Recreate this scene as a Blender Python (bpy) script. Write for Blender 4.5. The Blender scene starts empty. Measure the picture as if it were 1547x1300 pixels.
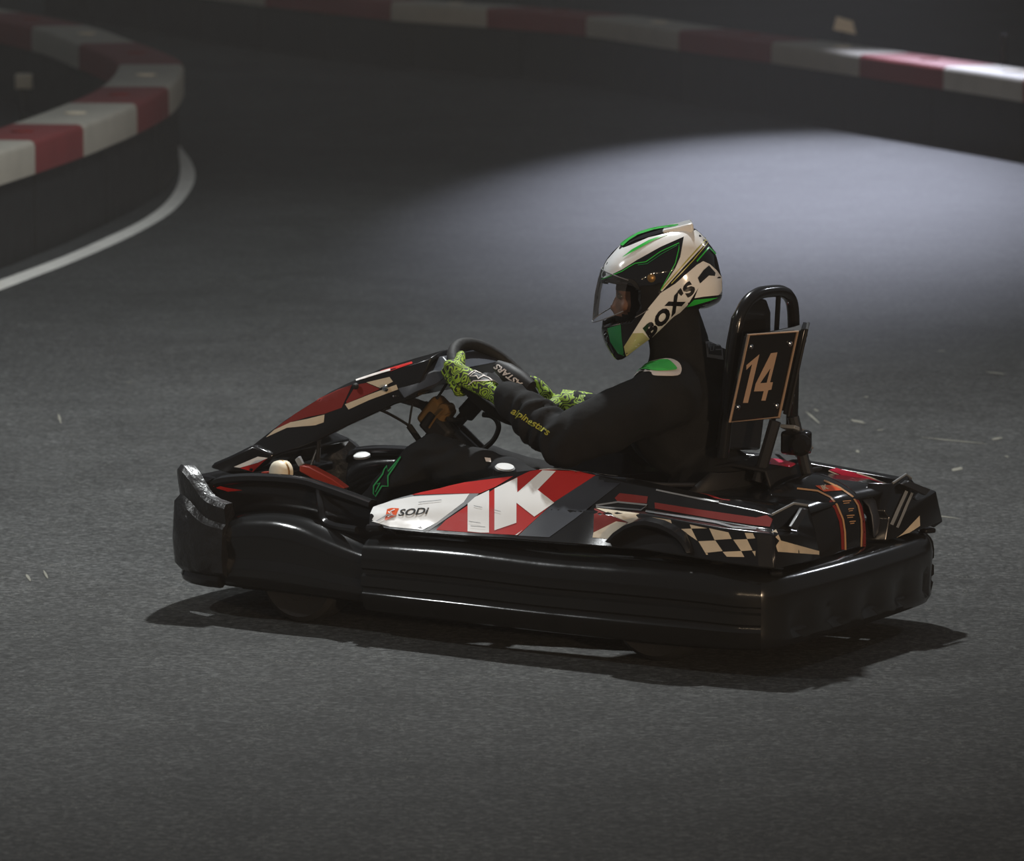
import bpy, bmesh, math, random
from mathutils import Vector, Matrix, noise
from mathutils.bvhtree import BVHTree
from mathutils.geometry import tessellate_polygon
random.seed(7)
sc = bpy.context.scene
COL = sc.collection
PI = math.pi

# ------------------------------------------------------------------ camera
FPX, CH, CD, YH = 8400.0, 2.48, 15.0, -450.0
PITCH = math.atan((650 - YH) / FPX)
CAM = Vector((0, -CD, CH))
FW = Vector((0, math.cos(PITCH), -math.sin(PITCH)))
UP = Vector((0, math.sin(PITCH), math.cos(PITCH)))
RT = Vector((1, 0, 0))
cd = bpy.data.cameras.new('camera'); cam = bpy.data.objects.new('camera', cd); COL.objects.link(cam)
cam.location = CAM; cam.rotation_euler = (PI / 2 - PITCH, 0, 0)
cd.sensor_fit = 'HORIZONTAL'; cd.sensor_width = 36; cd.lens = FPX * 36 / 1547
cd.clip_end = 300; cd.clip_start = .1
cd.dof.use_dof = True; cd.dof.focus_distance = 14.7; cd.dof.aperture_fstop = 6.5
sc.camera = cam

# ------------------------------------------------------------------ light
w = bpy.data.worlds.new('hall_ambient'); sc.world = w; w.use_nodes = True
w.node_tree.nodes['Background'].inputs[0].default_value = (.92, 1, 1.08, 1)
w.node_tree.nodes['Background'].inputs[1].default_value = .075
sc.view_settings.view_transform = 'Standard'; sc.view_settings.look = 'None'
sc.view_settings.exposure = 0; sc.view_settings.gamma = 1
def lamp(name, kind, loc, energy, color, size=.1, aim=None, angle=None, blend=.5):
    d = bpy.data.lights.new(name, kind); d.energy = energy; d.color = color
    if kind == 'AREA': d.shape = 'DISK'; d.size = size
    else: d.shadow_soft_size = size
    if kind == 'SPOT': d.spot_size = math.radians(angle); d.spot_blend = blend
    o = bpy.data.objects.new(name, d); COL.objects.link(o); o.location = loc
    if aim is not None:
        o.rotation_euler = (Vector(aim) - Vector(loc)).to_track_quat('-Z', 'Y').to_euler()
    return o
lamp('track_lamp', 'SPOT', (.1, 2.4, 5.4), 1950, (.97, 1, 1.0), .09, (-1.9, 2.4, 0), 122, .9)
lamp('track_lamp', 'SPOT', (-5.0, -.3, 4.9), 430, (.97, 1, 1.0), .12, (-2.2, .6, 0), 80, .8)
lamp('track_lamp', 'SPOT', (5.5, 4.6, 4.4), 140, (.88, .92, 1.0), .12, (2.6, 2.4, 0), 100, .8)
lamp('bend_lamp', 'SPOT', (.1, 9.3, 5.0), 430, (.90, .96, 1.0), .12, (.1, 9.0, 0), 125, .9)
cs = lamp('cool_spot', 'SPOT', (2.3, 20.3, 5.5), 9000, (.76, .80, 1.0), .12, (1.6, 14.2, 0), 46, 1)
cs.scale = (.54, 1, 1)
lamp('warm_lamp', 'POINT', (6.2, -14.0, 2.0), 3100, (1, .72, .47), .15)
for i in range(12):     # string of warm bulbs along the spectators' side of the hall
    a = i / 11
    lamp('string_bulb', 'POINT', (-6.0 + 13 * a, -19.5 + 2.5 * a, 4.0 + 1.3 * a + .35 * math.sin(a * 9)), 70, (1, .74, .48), .035)

# ------------------------------------------------------------------ kart frame
TH = math.radians(31)
KO = Vector((.12, -.05, 0))
KF = Vector((-math.cos(TH), math.sin(TH), 0))
KL = Vector((-math.sin(TH), -math.cos(TH), 0))
KROT = PI - TH
def kray(px, py):
    d = FW + RT * ((px - 773.5) / FPX) - UP * ((py - 650) / FPX)
    c = CAM - KO
    return Vector((c.dot(KF), c.dot(KL), c.z)), Vector((d.dot(KF), d.dot(KL), d.z))
def PY(px, py, y):
    c, d = kray(px, py); return c + d * ((y - c.y) / d.y)
def PX(px, py, x):
    c, d = kray(px, py); return c + d * ((x - c.x) / d.x)
def PZ(px, py, z):
    c, d = kray(px, py); return c + d * ((z - c.z) / d.z)
def GZ(px, py, z=0):        # world point at height z
    d = FW + RT * ((px - 773.5) / FPX) - UP * ((py - 650) / FPX)
    return CAM + d * ((z - CAM.z) / d.z)

# ------------------------------------------------------------------ materials
def nodes_of(name):
    m = bpy.data.materials.new(name); m.use_nodes = True
    nt = m.node_tree; return m, nt, nt.nodes['Principled BSDF']
def mat(name, col, rough=.5, spec=.5, metal=0, var=.12, vscale=8, bump=0, bscale=60, coat=0, sheen=0, rvar=.08):
    m, nt, b = nodes_of(name); N = nt.nodes; Lk = nt.links
    tc = N.new('ShaderNodeTexCoord'); nz = N.new('ShaderNodeTexNoise')
    nz.inputs['Scale'].default_value = vscale; nz.inputs['Detail'].default_value = 6
    Lk.new(tc.outputs['Object'], nz.inputs['Vector'])
    mx = N.new('ShaderNodeMix'); mx.data_type = 'RGBA'
    mx.inputs[6].default_value = (*[c * (1 - var) for c in col], 1); mx.inputs[7].default_value = (*[min(1, c * (1 + var)) for c in col], 1)
    Lk.new(nz.outputs['Fac'], mx.inputs[0]); Lk.new(mx.outputs[2], b.inputs['Base Color'])
    mr = N.new('ShaderNodeMapRange'); mr.inputs['To Min'].default_value = max(.02, rough - rvar); mr.inputs['To Max'].default_value = min(1, rough + rvar)
    Lk.new(nz.outputs['Fac'], mr.inputs['Value']); Lk.new(mr.outputs[0], b.inputs['Roughness'])
    b.inputs['Specular IOR Level'].default_value = spec; b.inputs['Metallic'].default_value = metal
    b.inputs['Coat Weight'].default_value = coat; b.inputs['Coat Roughness'].default_value = .03
    b.inputs['Sheen Weight'].default_value = sheen
    if bump:
        n2 = N.new('ShaderNodeTexNoise'); n2.inputs['Scale'].default_value = bscale; n2.inputs['Detail'].default_value = 5
        Lk.new(tc.outputs['Object'], n2.inputs['Vector'])
        bp = N.new('ShaderNodeBump'); bp.inputs['Strength'].default_value = bump; bp.inputs['Distance'].default_value = .01
        Lk.new(n2.outputs['Fac'], bp.inputs['Height']); Lk.new(bp.outputs[0], b.inputs['Normal'])
    return m
M = {}
M['black'] = mat('gloss_black_plastic', (.010, .010, .011), .16, .5, bump=.05, bscale=14)
M['bumper'] = mat('bumper_plastic', (.010, .0105, .011), .16, .5, bump=.10, bscale=10)
M['scuffed'] = mat('scuffed_plastic', (.013, .013, .014), .34, .6, var=.4, vscale=20, bump=.7, bscale=28)
M['rubber'] = mat('rubber', (.012, .012, .012), .7, .3, bump=.2)
M['matte'] = mat('matte_black', (.013, .013, .014), .6, .3)
M['band'] = mat('blue_black_film', (.03, .034, .045), .38, .5)
M['steel'] = mat('steel', (.35, .36, .37), .3, .5, metal=1)
M['darksteel'] = mat('dark_painted_steel', (.02, .02, .022), .3, .5)
M['chrome'] = mat('chrome', (.7, .7, .72), .12, .5, metal=1)
M['brass'] = mat('brass_brown', (.30, .17, .06), .4, .5, metal=.6)
M['red'] = mat('red_vinyl', (.46, .018, .015), .42, .2)
M['darkred'] = mat('dark_red_vinyl', (.20, .018, .014), .6, .2)
M['redpaint'] = mat('red_paint', (.30, .03, .015), .35, .5)
M['tan'] = mat('cream_vinyl', (.62, .52, .38), .45, .4, var=.2, vscale=25)
M['cream'] = mat('cream_plastic', (.72, .66, .52), .45, .4)
M['white'] = mat('white_gloss', (.84, .84, .83), .14, .5, coat=.4, var=.03, rvar=.03)
M['grey'] = mat('grey_vinyl', (.22, .23, .24), .4, .5)
M['green'] = mat('green_gloss', (.03, .50, .06), .25, .5, coat=.4)
M['darkgreen'] = mat('dark_green_gloss', (.02, .20, .07), .25, .5, coat=.4)
M['yellow'] = mat('yellow_green', (.45, .42, .07), .3, .5)
M['olive'] = mat('olive_fade', (.50, .50, .26), .25, .5, coat=.3)
M['orange'] = mat('orange_red_vinyl', (.75, .10, .02), .35, .5)
M['purple'] = mat('purple_vinyl', (.12, .04, .5), .3, .5)
M['pink'] = mat('pink_red_vinyl', (.65, .03, .09), .3, .5)
M['helmet'] = mat('helmet_black', (.008, .008, .009), .05, .5, coat=.6, var=.05, rvar=.01)
M['suit'] = mat('suit_fabric', (.009, .0095, .0105), .85, .2, bump=.25, bscale=26, var=.25)
M['suitsheen'] = mat('suit_panel', (.03, .032, .034), .6, .3, bump=.3, bscale=22)
M['thread'] = mat('green_thread', (.03, .34, .09), .7, .2)
M['goldthread'] = mat('gold_green_thread', (.35, .33, .04), .6, .3)
M['skin'] = mat('skin', (.17, .085, .055), .5, .4)
M['eye'] = mat('eye', (.05, .04, .035), .2, .5)
M['lining'] = mat('helmet_lining', (.01, .01, .01), .9, .2)
M['patch'] = mat('green_patch', (.06, .55, .10), .55, .3)
M['greypatch'] = mat('pale_patch', (.70, .64, .60), .6, .3)
M['dimgrey'] = mat('dim_grey_print', (.16, .16, .17), .6, .3)
M['gold'] = mat('bronze_print', (.40, .27, .19), .4, .5)
M['bronze'] = mat('bronze_edge', (.45, .30, .20), .3, .5, metal=.3)
M['copper'] = mat('copper_line', (.55, .30, .14), .3, .5)
M['barred'] = mat('red_block', (.19, .025, .025), .55, .4, var=.2, vscale=6, bump=.1)
M['barwhite'] = mat('white_block', (.40, .375, .315), .55, .4, var=.2, vscale=6, bump=.1)
M['barblack'] = mat('black_panel', (.012, .012, .012), .6, .3)
M['curtain'] = mat('dark_hall', (.02, .02, .021), .9, .2)

def glass(name):
    m, nt, b = nodes_of(name)
    N = nt.nodes; Lk = nt.links
    tr = N.new('ShaderNodeBsdfTransparent'); tr.inputs[0].default_value = (.93, .94, .95, 1)
    gl = N.new('ShaderNodeBsdfGlossy'); gl.inputs['Roughness'].default_value = .03
    fr = N.new('ShaderNodeFresnel'); fr.inputs['IOR'].default_value = 1.14
    mx = N.new('ShaderNodeMixShader')
    Lk.new(fr.outputs[0], mx.inputs[0]); Lk.new(tr.outputs[0], mx.inputs[1]); Lk.new(gl.outputs[0], mx.inputs[2])
    df = N.new('ShaderNodeBsdfDiffuse'); df.inputs[0].default_value = (.8, .8, .85, 1)
    m2 = N.new('ShaderNodeMixShader'); m2.inputs[0].default_value = .035
    Lk.new(mx.outputs[0], m2.inputs[1]); Lk.new(df.outputs[0], m2.inputs[2]); Lk.new(m2.outputs[0], N['Material Output'].inputs[0])
    return m
M['visor'] = glass('clear_visor')

def glove_mat():
    m, nt, b = nodes_of('glove_contour_print'); N = nt.nodes; Lk = nt.links
    tc = N.new('ShaderNodeTexCoord'); nz = N.new('ShaderNodeTexNoise'); nz.inputs['Scale'].default_value = 26; nz.inputs['Detail'].default_value = 1.5
    Lk.new(tc.outputs['Object'], nz.inputs['Vector'])
    mu = N.new('ShaderNodeMath'); mu.operation = 'MULTIPLY'; mu.inputs[1].default_value = 11
    Lk.new(nz.outputs['Fac'], mu.inputs[0])
    fr = N.new('ShaderNodeMath'); fr.operation = 'FRACT'; Lk.new(mu.outputs[0], fr.inputs[0])
    cr = N.new('ShaderNodeValToRGB'); cr.color_ramp.elements[0].position = .40; cr.color_ramp.elements[0].color = (.012, .014, .008, 1)
    cr.color_ramp.elements[1].position = .52; cr.color_ramp.elements[1].color = (.30, .46, .03, 1)
    Lk.new(fr.outputs[0], cr.inputs[0]); Lk.new(cr.outputs[0], b.inputs['Base Color']); b.inputs['Roughness'].default_value = .7
    bp = N.new('ShaderNodeBump'); bp.inputs['Strength'].default_value = .3; bp.inputs['Distance'].default_value = .004
    Lk.new(fr.outputs[0], bp.inputs['Height']); Lk.new(bp.outputs[0], b.inputs['Normal'])
    return m
M['glove'] = glove_mat()

def asphalt():
    m, nt, b = nodes_of('asphalt'); N = nt.nodes; Lk = nt.links
    tc = N.new('ShaderNodeTexCoord')
    def nz(s, d=4, r=.6):
        n = N.new('ShaderNodeTexNoise'); n.inputs['Scale'].default_value = s; n.inputs['Detail'].default_value = d; n.inputs['Roughness'].default_value = r
        Lk.new(tc.outputs['Object'], n.inputs['Vector']); return n
    big = nz(.55, 5); mid = nz(3.5, 6); fine = nz(48, 5, .8); vor = N.new('ShaderNodeTexVoronoi'); vor.inputs['Scale'].default_value = 105
    Lk.new(tc.outputs['Object'], vor.inputs['Vector'])
    ramp = N.new('ShaderNodeValToRGB'); e = ramp.color_ramp.elements
    e[0].position = .34; e[0].color = (.020, .021, .021, 1); e[1].position = .66; e[1].color = (.072, .073, .071, 1)
    Lk.new(fine.outputs['Fac'], ramp.inputs[0])
    def scale_by(colsock, noise_, lo, hi):
        mr = N.new('ShaderNodeMapRange'); mr.inputs['From Min'].default_value = .3; mr.inputs['From Max'].default_value = .7
        mr.inputs['To Min'].default_value = lo; mr.inputs['To Max'].default_value = hi
        Lk.new(noise_.outputs['Fac'], mr.inputs['Value'])
        vm = N.new('ShaderNodeVectorMath'); vm.operation = 'SCALE'; Lk.new(colsock, vm.inputs[0]); Lk.new(mr.outputs[0], vm.inputs['Scale']); return vm.outputs[0]
    v2 = N.new('ShaderNodeTexVoronoi'); v2.inputs['Scale'].default_value = 72; Lk.new(tc.outputs['Object'], v2.inputs['Vector'])
    sx = N.new('ShaderNodeSeparateColor'); Lk.new(v2.outputs['Color'], sx.inputs[0])
    pw = N.new('ShaderNodeMath'); pw.operation = 'POWER'; pw.inputs[1].default_value = 2.2; Lk.new(sx.outputs[0], pw.inputs[0])
    ml = N.new('ShaderNodeMapRange'); ml.inputs['To Min'].default_value = .76; ml.inputs['To Max'].default_value = 1.55; Lk.new(pw.outputs[0], ml.inputs['Value'])
    vv = N.new('ShaderNodeVectorMath'); vv.operation = 'SCALE'; Lk.new(ramp.outputs[0], vv.inputs[0]); Lk.new(ml.outputs[0], vv.inputs['Scale'])
    c = scale_by(vv.outputs[0], big, .78, 1.18); c = scale_by(c, mid, .82, 1.15)
    # sparse pale grit
    gr = N.new('ShaderNodeMapRange'); gr.inputs['From Min'].default_value = .30; gr.inputs['From Max'].default_value = .15
    Lk.new(vor.outputs['Distance'], gr.inputs['Value'])
    sel = nz(9, 3); sr = N.new('ShaderNodeMapRange'); sr.inputs['From Min'].default_value = .50; sr.inputs['From Max'].default_value = .66; Lk.new(sel.outputs['Fac'], sr.inputs['Value'])
    mm = N.new('ShaderNodeMath'); mm.operation = 'MULTIPLY'; Lk.new(gr.outputs[0], mm.inputs[0]); Lk.new(sr.outputs[0], mm.inputs[1])
    mm2 = N.new('ShaderNodeMath'); mm2.operation = 'MULTIPLY'; mm2.inputs[1].default_value = .55; Lk.new(mm.outputs[0], mm2.inputs[0])
    mx = N.new('ShaderNodeMix'); mx.data_type = 'RGBA'; mx.inputs[7].default_value = (.22, .22, .19, 1)
    Lk.new(mm2.outputs[0], mx.inputs[0]); Lk.new(c, mx.inputs[6]); Lk.new(mx.outputs[2], b.inputs['Base Color'])
    b.inputs['Roughness'].default_value = .75; b.inputs['Specular IOR Level'].default_value = .14
    bp = N.new('ShaderNodeBump'); bp.inputs['Strength'].default_value = .5; bp.inputs['Distance'].default_value = .006
    Lk.new(fine.outputs['Fac'], bp.inputs['Height']); Lk.new(bp.outputs[0], b.inputs['Normal'])
    return m
M['asphalt'] = asphalt()
M['paint'] = mat('worn_white_paint', (.78, .76, .70), .6, .4, var=.25, vscale=7)
M['scuff'] = mat('pale_scuff', (.17, .165, .135), .7, .3, var=.4, vscale=40)

# ------------------------------------------------------------------ mesh helpers
def link(name, me, m, parent=None, smooth=True, angle=35):
    o = bpy.data.objects.new(name, me); COL.objects.link(o)
    if m: me.materials.append(M[m] if isinstance(m, str) else m)
    if smooth and len(me.polygons):
        me.polygons.foreach_set('use_smooth', [True] * len(me.polygons)); me.set_sharp_from_angle(angle=math.radians(angle))
    if parent is not None: o.parent = parent
    return o
class MB:
    def __init__(s, off=None): s.v = []; s.f = []; s.off = Vector(off) if off is not None else None
    def add(s, vs, fs):
        n = len(s.v); s.v += [Vector(v) for v in vs]; s.f += [tuple(i + n for i in f) for f in fs]; return s
    def grid(s, rows, cu=False, cv=False, caps=False):
        # rows: list of equal length point lists
        n, k = len(rows), len(rows[0]); vs = [p for r in rows for p in r]; fs = []
        for i in range(n - (0 if cv else 1)):
            for j in range(k - (0 if cu else 1)):
                a, b_ = i, (i + 1) % n; c, d = j, (j + 1) % k
                fs.append((a * k + c, a * k + d, b_ * k + d, b_ * k + c))
        if caps and cu:
            fs.append(tuple(range(k))[::-1]); fs.append(tuple((n - 1) * k + j for j in range(k)))
        return s.add(vs, fs)
    def box(s, c, h, rot=None):
        c = Vector(c); vs = []
        for x in (-1, 1):
            for y in (-1, 1):
                for z in (-1, 1):
                    p = Vector((x * h[0], y * h[1], z * h[2])); vs.append(c + (rot @ p if rot else p))
        return s.add(vs, [(0, 1, 3, 2), (4, 6, 7, 5), (0, 4, 5, 1), (2, 3, 7, 6), (0, 2, 6, 4), (1, 5, 7, 3)])
    def tube(s, path, r, n=10, closed=False, caps=True):
        path = [Vector(p) for p in path]; m = len(path); rs = r if isinstance(r, (list, tuple)) else [r] * m
        rows = []; up = None
        for i, p in enumerate(path):
            if closed: t = path[(i + 1) % m] - path[i - 1]
            else: t = path[min(i + 1, m - 1)] - path[max(i - 1, 0)]
            t.normalize()
            if up is None:
                up = Vector((0, 0, 1)) if abs(t.z) < .9 else Vector((1, 0, 0))
            x = t.cross(up)
            if x.length < 1e-5: x = t.orthogonal()
            x.normalize(); up = x.cross(t)
            rows.append([p + (x * math.cos(2 * PI * j / n) + up * math.sin(2 * PI * j / n)) * rs[i] for j in range(n)])
        return s.grid(rows, cu=True, cv=closed, caps=caps and not closed)
    def prism(s, pts, vec):
        pts = [Vector(p) for p in pts]; n = len(pts); vec = Vector(vec)
        vs = pts + [p + vec for p in pts]
        tris = tessellate_polygon([pts])
        fs = [tuple(t) for t in tris] + [tuple(i + n for i in t)[::-1] for t in tris] + [(i, i + n, (i + 1) % n + n, (i + 1) % n) for i in range(n)]
        return s.add(vs, fs)
    def lathe(s, c, axis, prof, n=24):
        axis = Vector(axis).normalized(); x = axis.orthogonal().normalized(); y = axis.cross(x); c = Vector(c)
        rows = [[c + axis * h + (x * math.cos(2 * PI * j / n) + y * math.sin(2 * PI * j / n)) * r for j in range(n)] for r, h in prof]
        return s.grid(rows, cu=True, caps=True)
    def ellipsoid(s, c, r, rot=None, nu=16, nv=10):
        c = Vector(c); rows = []
        for i in range(nv + 1):
            t = PI * (i + .001) / (nv + .002)
            row = []
            for j in range(nu):
                p = Vector((r[0] * math.sin(t) * math.cos(2 * PI * j / nu), r[1] * math.sin(t) * math.sin(2 * PI * j / nu), r[2] * math.cos(t)))
                row.append(c + (rot @ p if rot else p))
            rows.append(row)
        return s.grid(rows, cu=True, caps=True)
    def cone(s, a, b, ra, rb, n=14, k=5):
        # round cone (capsule with two radii)
        a = Vector(a); b = Vector(b); d = (b - a); L = d.length or 1e-4; d.normalize()
        prof = []
        for i in range(k + 1):
            t = PI / 2 * i / k; prof.append((max(1e-4, ra * math.sin(t)), -ra * math.cos(t)))
        for i in range(k + 1):
            t = PI / 2 * i / k; prof.append((max(1e-4, rb * math.cos(t)), L + rb * math.sin(t)))
        return s.lathe(a, d, prof, n)
    def mesh(s, name):
        me = bpy.data.meshes.new(name); off = s.off or Vector((0, 0, 0))
        me.from_pydata([v - off for v in s.v], [], s.f)
        bm = bmesh.new(); bm.from_mesh(me); bmesh.ops.remove_doubles(bm, verts=bm.verts, dist=1e-5)
        bmesh.ops.recalc_face_normals(bm, faces=bm.faces); bm.to_mesh(me); bm.free()
        return me
    def build(s, name, m, parent=None, bevel=0, seg=2, sub=0, angle=35, solid=0):
        o = link(name, s.mesh(name), m, parent, True, angle)
        if solid:
            md = o.modifiers.new('thick', 'SOLIDIFY'); md.thickness = solid; md.offset = -1
        if sub:
            md = o.modifiers.new('sub', 'SUBSURF'); md.levels = sub; md.render_levels = sub
        if bevel:
            md = o.modifiers.new('bevel', 'BEVEL'); md.width = bevel; md.segments = seg; md.limit_method = 'ANGLE'; md.angle_limit = math.radians(30)
        return o
def mirror_y(pts): return [Vector((p[0], -p[1], p[2])) for p in pts]
def spline(pts, n=6, closed=False):
    pts = [Vector(p) for p in pts]; out = []; m = len(pts)
    for i in range(m if closed else m - 1):
        if closed: p0, p1, p2, p3 = pts[i - 1], pts[i], pts[(i + 1) % m], pts[(i + 2) % m]
        else: p0, p1, p2, p3 = pts[max(i - 1, 0)], pts[i], pts[i + 1], pts[min(i + 2, m - 1)]
        for j in range(n):
            t = j / n
            out.append(.5 * ((2 * p1) + (p2 - p0) * t + (2 * p0 - 5 * p1 + 4 * p2 - p3) * t * t + (3 * p1 - p0 - 3 * p2 + p3) * t ** 3))
    if not closed: out.append(pts[-1])
    return out
def spl2(pts, n=5, closed=False): return [(p.x, p.y) for p in spline([(a[0], a[1], 0) for a in pts], n, closed)]

def tag(o, label=None, cat=None, group=None, kind=None):
    if label: o['label'] = label
    if cat: o['category'] = cat
    if group: o['group'] = group
    if kind: o['kind'] = kind
    return o
def empty(name, loc=(0, 0, 0), rz=0):
    o = bpy.data.objects.new(name, None); COL.objects.link(o); o.location = loc; o.rotation_euler = (0, 0, rz); o.empty_display_size = .1; return o

# ---- decals: outlines traced in the photograph, laid on the real surface below them
def bvh_of(objs, off=None):
    dg = bpy.context.evaluated_depsgraph_get(); vs = []; fs = []
    off = Vector(off) if off is not None else Vector((0, 0, 0))
    for o in objs:
        ev = o.evaluated_get(dg); me = ev.to_mesh(); n = len(vs)
        vs += [v.co + off for v in me.vertices]; me.calc_loop_triangles(); fs += [tuple(i + n for i in p.vertices) for p in me.loop_triangles]; ev.to_mesh_clear()
    return BVHTree.FromPolygons(vs, fs)
def refine(vs, fs, maxlen):
    bm = bmesh.new(); bv = [bm.verts.new((v[0], v[1], 0)) for v in vs]
    for f in fs:
        try: bm.faces.new([bv[i] for i in f])
        except ValueError: pass
    bmesh.ops.triangulate(bm, faces=bm.faces)
    for _ in range(5):
        es = [e for e in bm.edges if e.calc_length() > maxlen]
        if not es: break
        bmesh.ops.subdivide_edges(bm, edges=es, cuts=1); bmesh.ops.triangulate(bm, faces=bm.faces)
    bm.verts.index_update()
    out = [(v.co.x, v.co.y) for v in bm.verts], [tuple(v.index for v in f.verts) for f in bm.faces]; bm.free(); return out
class Surf:
    def __init__(s, objs, off=None, maxlen=14): s.b = bvh_of(objs, off); s.off = Vector(off) if off is not None else None; s.maxlen = maxlen
    def hit(s, px, py, lift):
        c, d = kray(px, py); d = d.normalized(); h = s.b.ray_cast(c, d)
        if h[0] is None:
            best = None
            for r in (3, 6, 10, 16):
                for a in range(12):
                    q = kray(px + r * math.cos(a * PI / 6), py + r * math.sin(a * PI / 6)); hh = s.b.ray_cast(q[0], q[1].normalized())
                    if hh[0] is not None: best = hh; break
                if best: break
            if best is None: return None
            t = (best[0] - c).dot(d); p = c + d * t; n = best[1]
            near = s.b.find_nearest(p); p, n = near[0], near[1]
        else: p, n = h[0], h[1]
        if n.dot(d) > 0: n = -n
        return p + n * lift
    def lay(s, name, m, parent, vs, fs, lift=.0012):
        v2, f2 = refine(vs, fs, s.maxlen); P = [s.hit(x, y, lift) for x, y in v2]
        bad = {i for i, p in enumerate(P) if p is None}
        f2 = [f for f in f2 if not bad & set(f) and max((P[f[i]] - P[f[i - 1]]).length for i in range(3)) < .12]
        b = MB(s.off); b.v = [p if p is not None else Vector((0, 0, 0)) for p in P]; b.f = f2
        used = {i for f in f2 for i in f}; idx = {o_: k for k, o_ in enumerate(sorted(used))}
        b.v = [b.v[i] for i in sorted(used)]; b.f = [tuple(idx[i] for i in f) for f in b.f]
        me = bpy.data.meshes.new(name); off = s.off or Vector((0, 0, 0)); me.from_pydata([v - off for v in b.v], [], b.f)
        return link(name, me, m, parent, True, 60)
    def poly(s, name, m, parent, pts, lift=.0012):
        tr = tessellate_polygon([[Vector((p[0], p[1], 0)) for p in pts]])
        return s.lay(name, m, parent, pts, [tuple(t) for t in tr], lift)
    def line(s, name, m, parent, pts, wd, lift=.0016, closed=False):
        n = len(pts); L = []; R = []
        for i in range(n):
            a = pts[i - 1] if (i or closed) else pts[0]; b = pts[(i + 1) % n] if (i < n - 1 or closed) else pts[-1]
            dx, dy = b[0] - a[0], b[1] - a[1]; l = math.hypot(dx, dy) or 1; ww = wd[i] if isinstance(wd, (list, tuple)) else wd
            L.append((pts[i][0] - dy / l * ww / 2, pts[i][1] + dx / l * ww / 2)); R.append((pts[i][0] + dy / l * ww / 2, pts[i][1] - dx / l * ww / 2))
        fs = [(i, (i + 1) % n, (i + 1) % n + n, i + n) for i in range(n if closed else n - 1)]
        return s.lay(name, m, parent, L + R, fs, lift)
    def text(s, name, m, parent, txt, o, ux, uy, bold=0, lift=.0018, shear=0, space=1):
        # o: pixel of the baseline start, ux: pixel vector of the text's whole width, uy: pixel vector of cap height
        cu = bpy.data.curves.new('t', 'FONT'); cu.body = txt; cu.offset = bold; cu.shear = shear; cu.space_character = space; cu.resolution_u = 3
        to = bpy.data.objects.new('t', cu); COL.objects.link(to); dg = bpy.context.evaluated_depsgraph_get()
        me = to.evaluated_get(dg).to_mesh(); V = [(v.co.x, v.co.y) for v in me.vertices]; Fc = [tuple(p.vertices) for p in me.polygons]
        to.evaluated_get(dg).to_mesh_clear(); bpy.data.objects.remove(to); bpy.data.curves.remove(cu)
        x0, x1 = min(v[0] for v in V), max(v[0] for v in V); y0, y1 = min(v[1] for v in V), max(v[1] for v in V)
        W = [(o[0] + ux[0] * (x - x0) / (x1 - x0) + uy[0] * (y - y0) / (y1 - y0), o[1] + ux[1] * (x - x0) / (x1 - x0) + uy[1] * (y - y0) / (y1 - y0)) for x, y in V]
        return s.lay(name, m, parent, W, Fc, lift)
def zm(x0, y0, k): return lambda *pts: [(x0 + a * k, y0 + b * k) for a, b in pts]
# ================================================================== SETTING
fl = MB().add([(-70, -40, 0), (70, -40, 0), (70, 60, 0), (-70, 60, 0)], [(0, 1, 2, 3)])
floor = tag(fl.build('floor', 'asphalt'), 'dark grey asphalt track surface of the kart hall', None, None, 'structure')
def ground_poly(name, m, pts, z, parent):
    pts = [Vector((p.x, p.y, z)) for p in pts]; t = tessellate_polygon([pts])
    return MB().add(pts, [tuple(i) for i in t]).build(name, m, parent)
inn = [(-60, 447), (0, 424), (60, 402), (106, 384), (160, 360), (212, 335), (247, 310), (266, 285), (272, 262), (271, 240), (266, 225), (258, 210)]
out = [(-60, 462), (0, 439), (60, 416), (106, 398), (160, 375), (212, 350), (258, 322), (286, 291), (295, 265), (288, 243), (276, 227), (262, 208)]
li = [GZ(*p) for p in inn]; lo = [GZ(*p) for p in out]
li = spline(li, 4); lo = spline(lo, 4)
lm = MB().grid([[Vector((p.x, p.y, .003)) for p in li], [Vector((p.x, p.y, .003)) for p in lo]])
lm.build('painted_line', 'paint', floor)
# pale scratches and grit smears on the track
for (x0, y0, x1, y1, wd) in [(1392, 661, 1492, 671, 5), (1218, 622, 1238, 640, 7), (1286, 634, 1306, 640, 7), (1325, 650, 1334, 650, 7), (1390, 776, 1450, 784, 5),
                             (1420, 530, 1426, 531, 9), (1305, 600, 1312, 600, 8), (1230, 618, 1236, 622, 6), (1490, 562, 1520, 566, 6), (1518, 690, 1524, 690, 8), (1440, 712, 1452, 706, 7),
                             (190, 578, 200, 578, 5), (88, 625, 92, 640, 5), (40, 868, 46, 878, 5), (66, 862, 72, 874, 5), (1295, 680, 1296, 684, 7), (1500, 665, 1512, 661, 7)]:
    a = GZ(x0, y0); b_ = GZ(x1, y1); d = (b_ - a); d.z = 0
    wm = wd / 560 / .165 * .35 if abs(d.x) > abs(d.y) * .3 else wd / 560
    t = d.normalized(); nn = Vector((-t.y, t.x, 0)); n = 7; L_ = []; R_ = []
    for i in range(n):
        f = i / (n - 1); p = a + d * f; ww = wm * (.25 + .75 * math.sin(PI * f)) * (.7 + .6 * random.random()) * .5
        L_.append(p + nn * ww + Vector((0, 0, .002))); R_.append(p - nn * ww + Vector((0, 0, .002)))
    MB().grid([L_, R_]).build('scuff_mark', 'scuff', floor)

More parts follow.
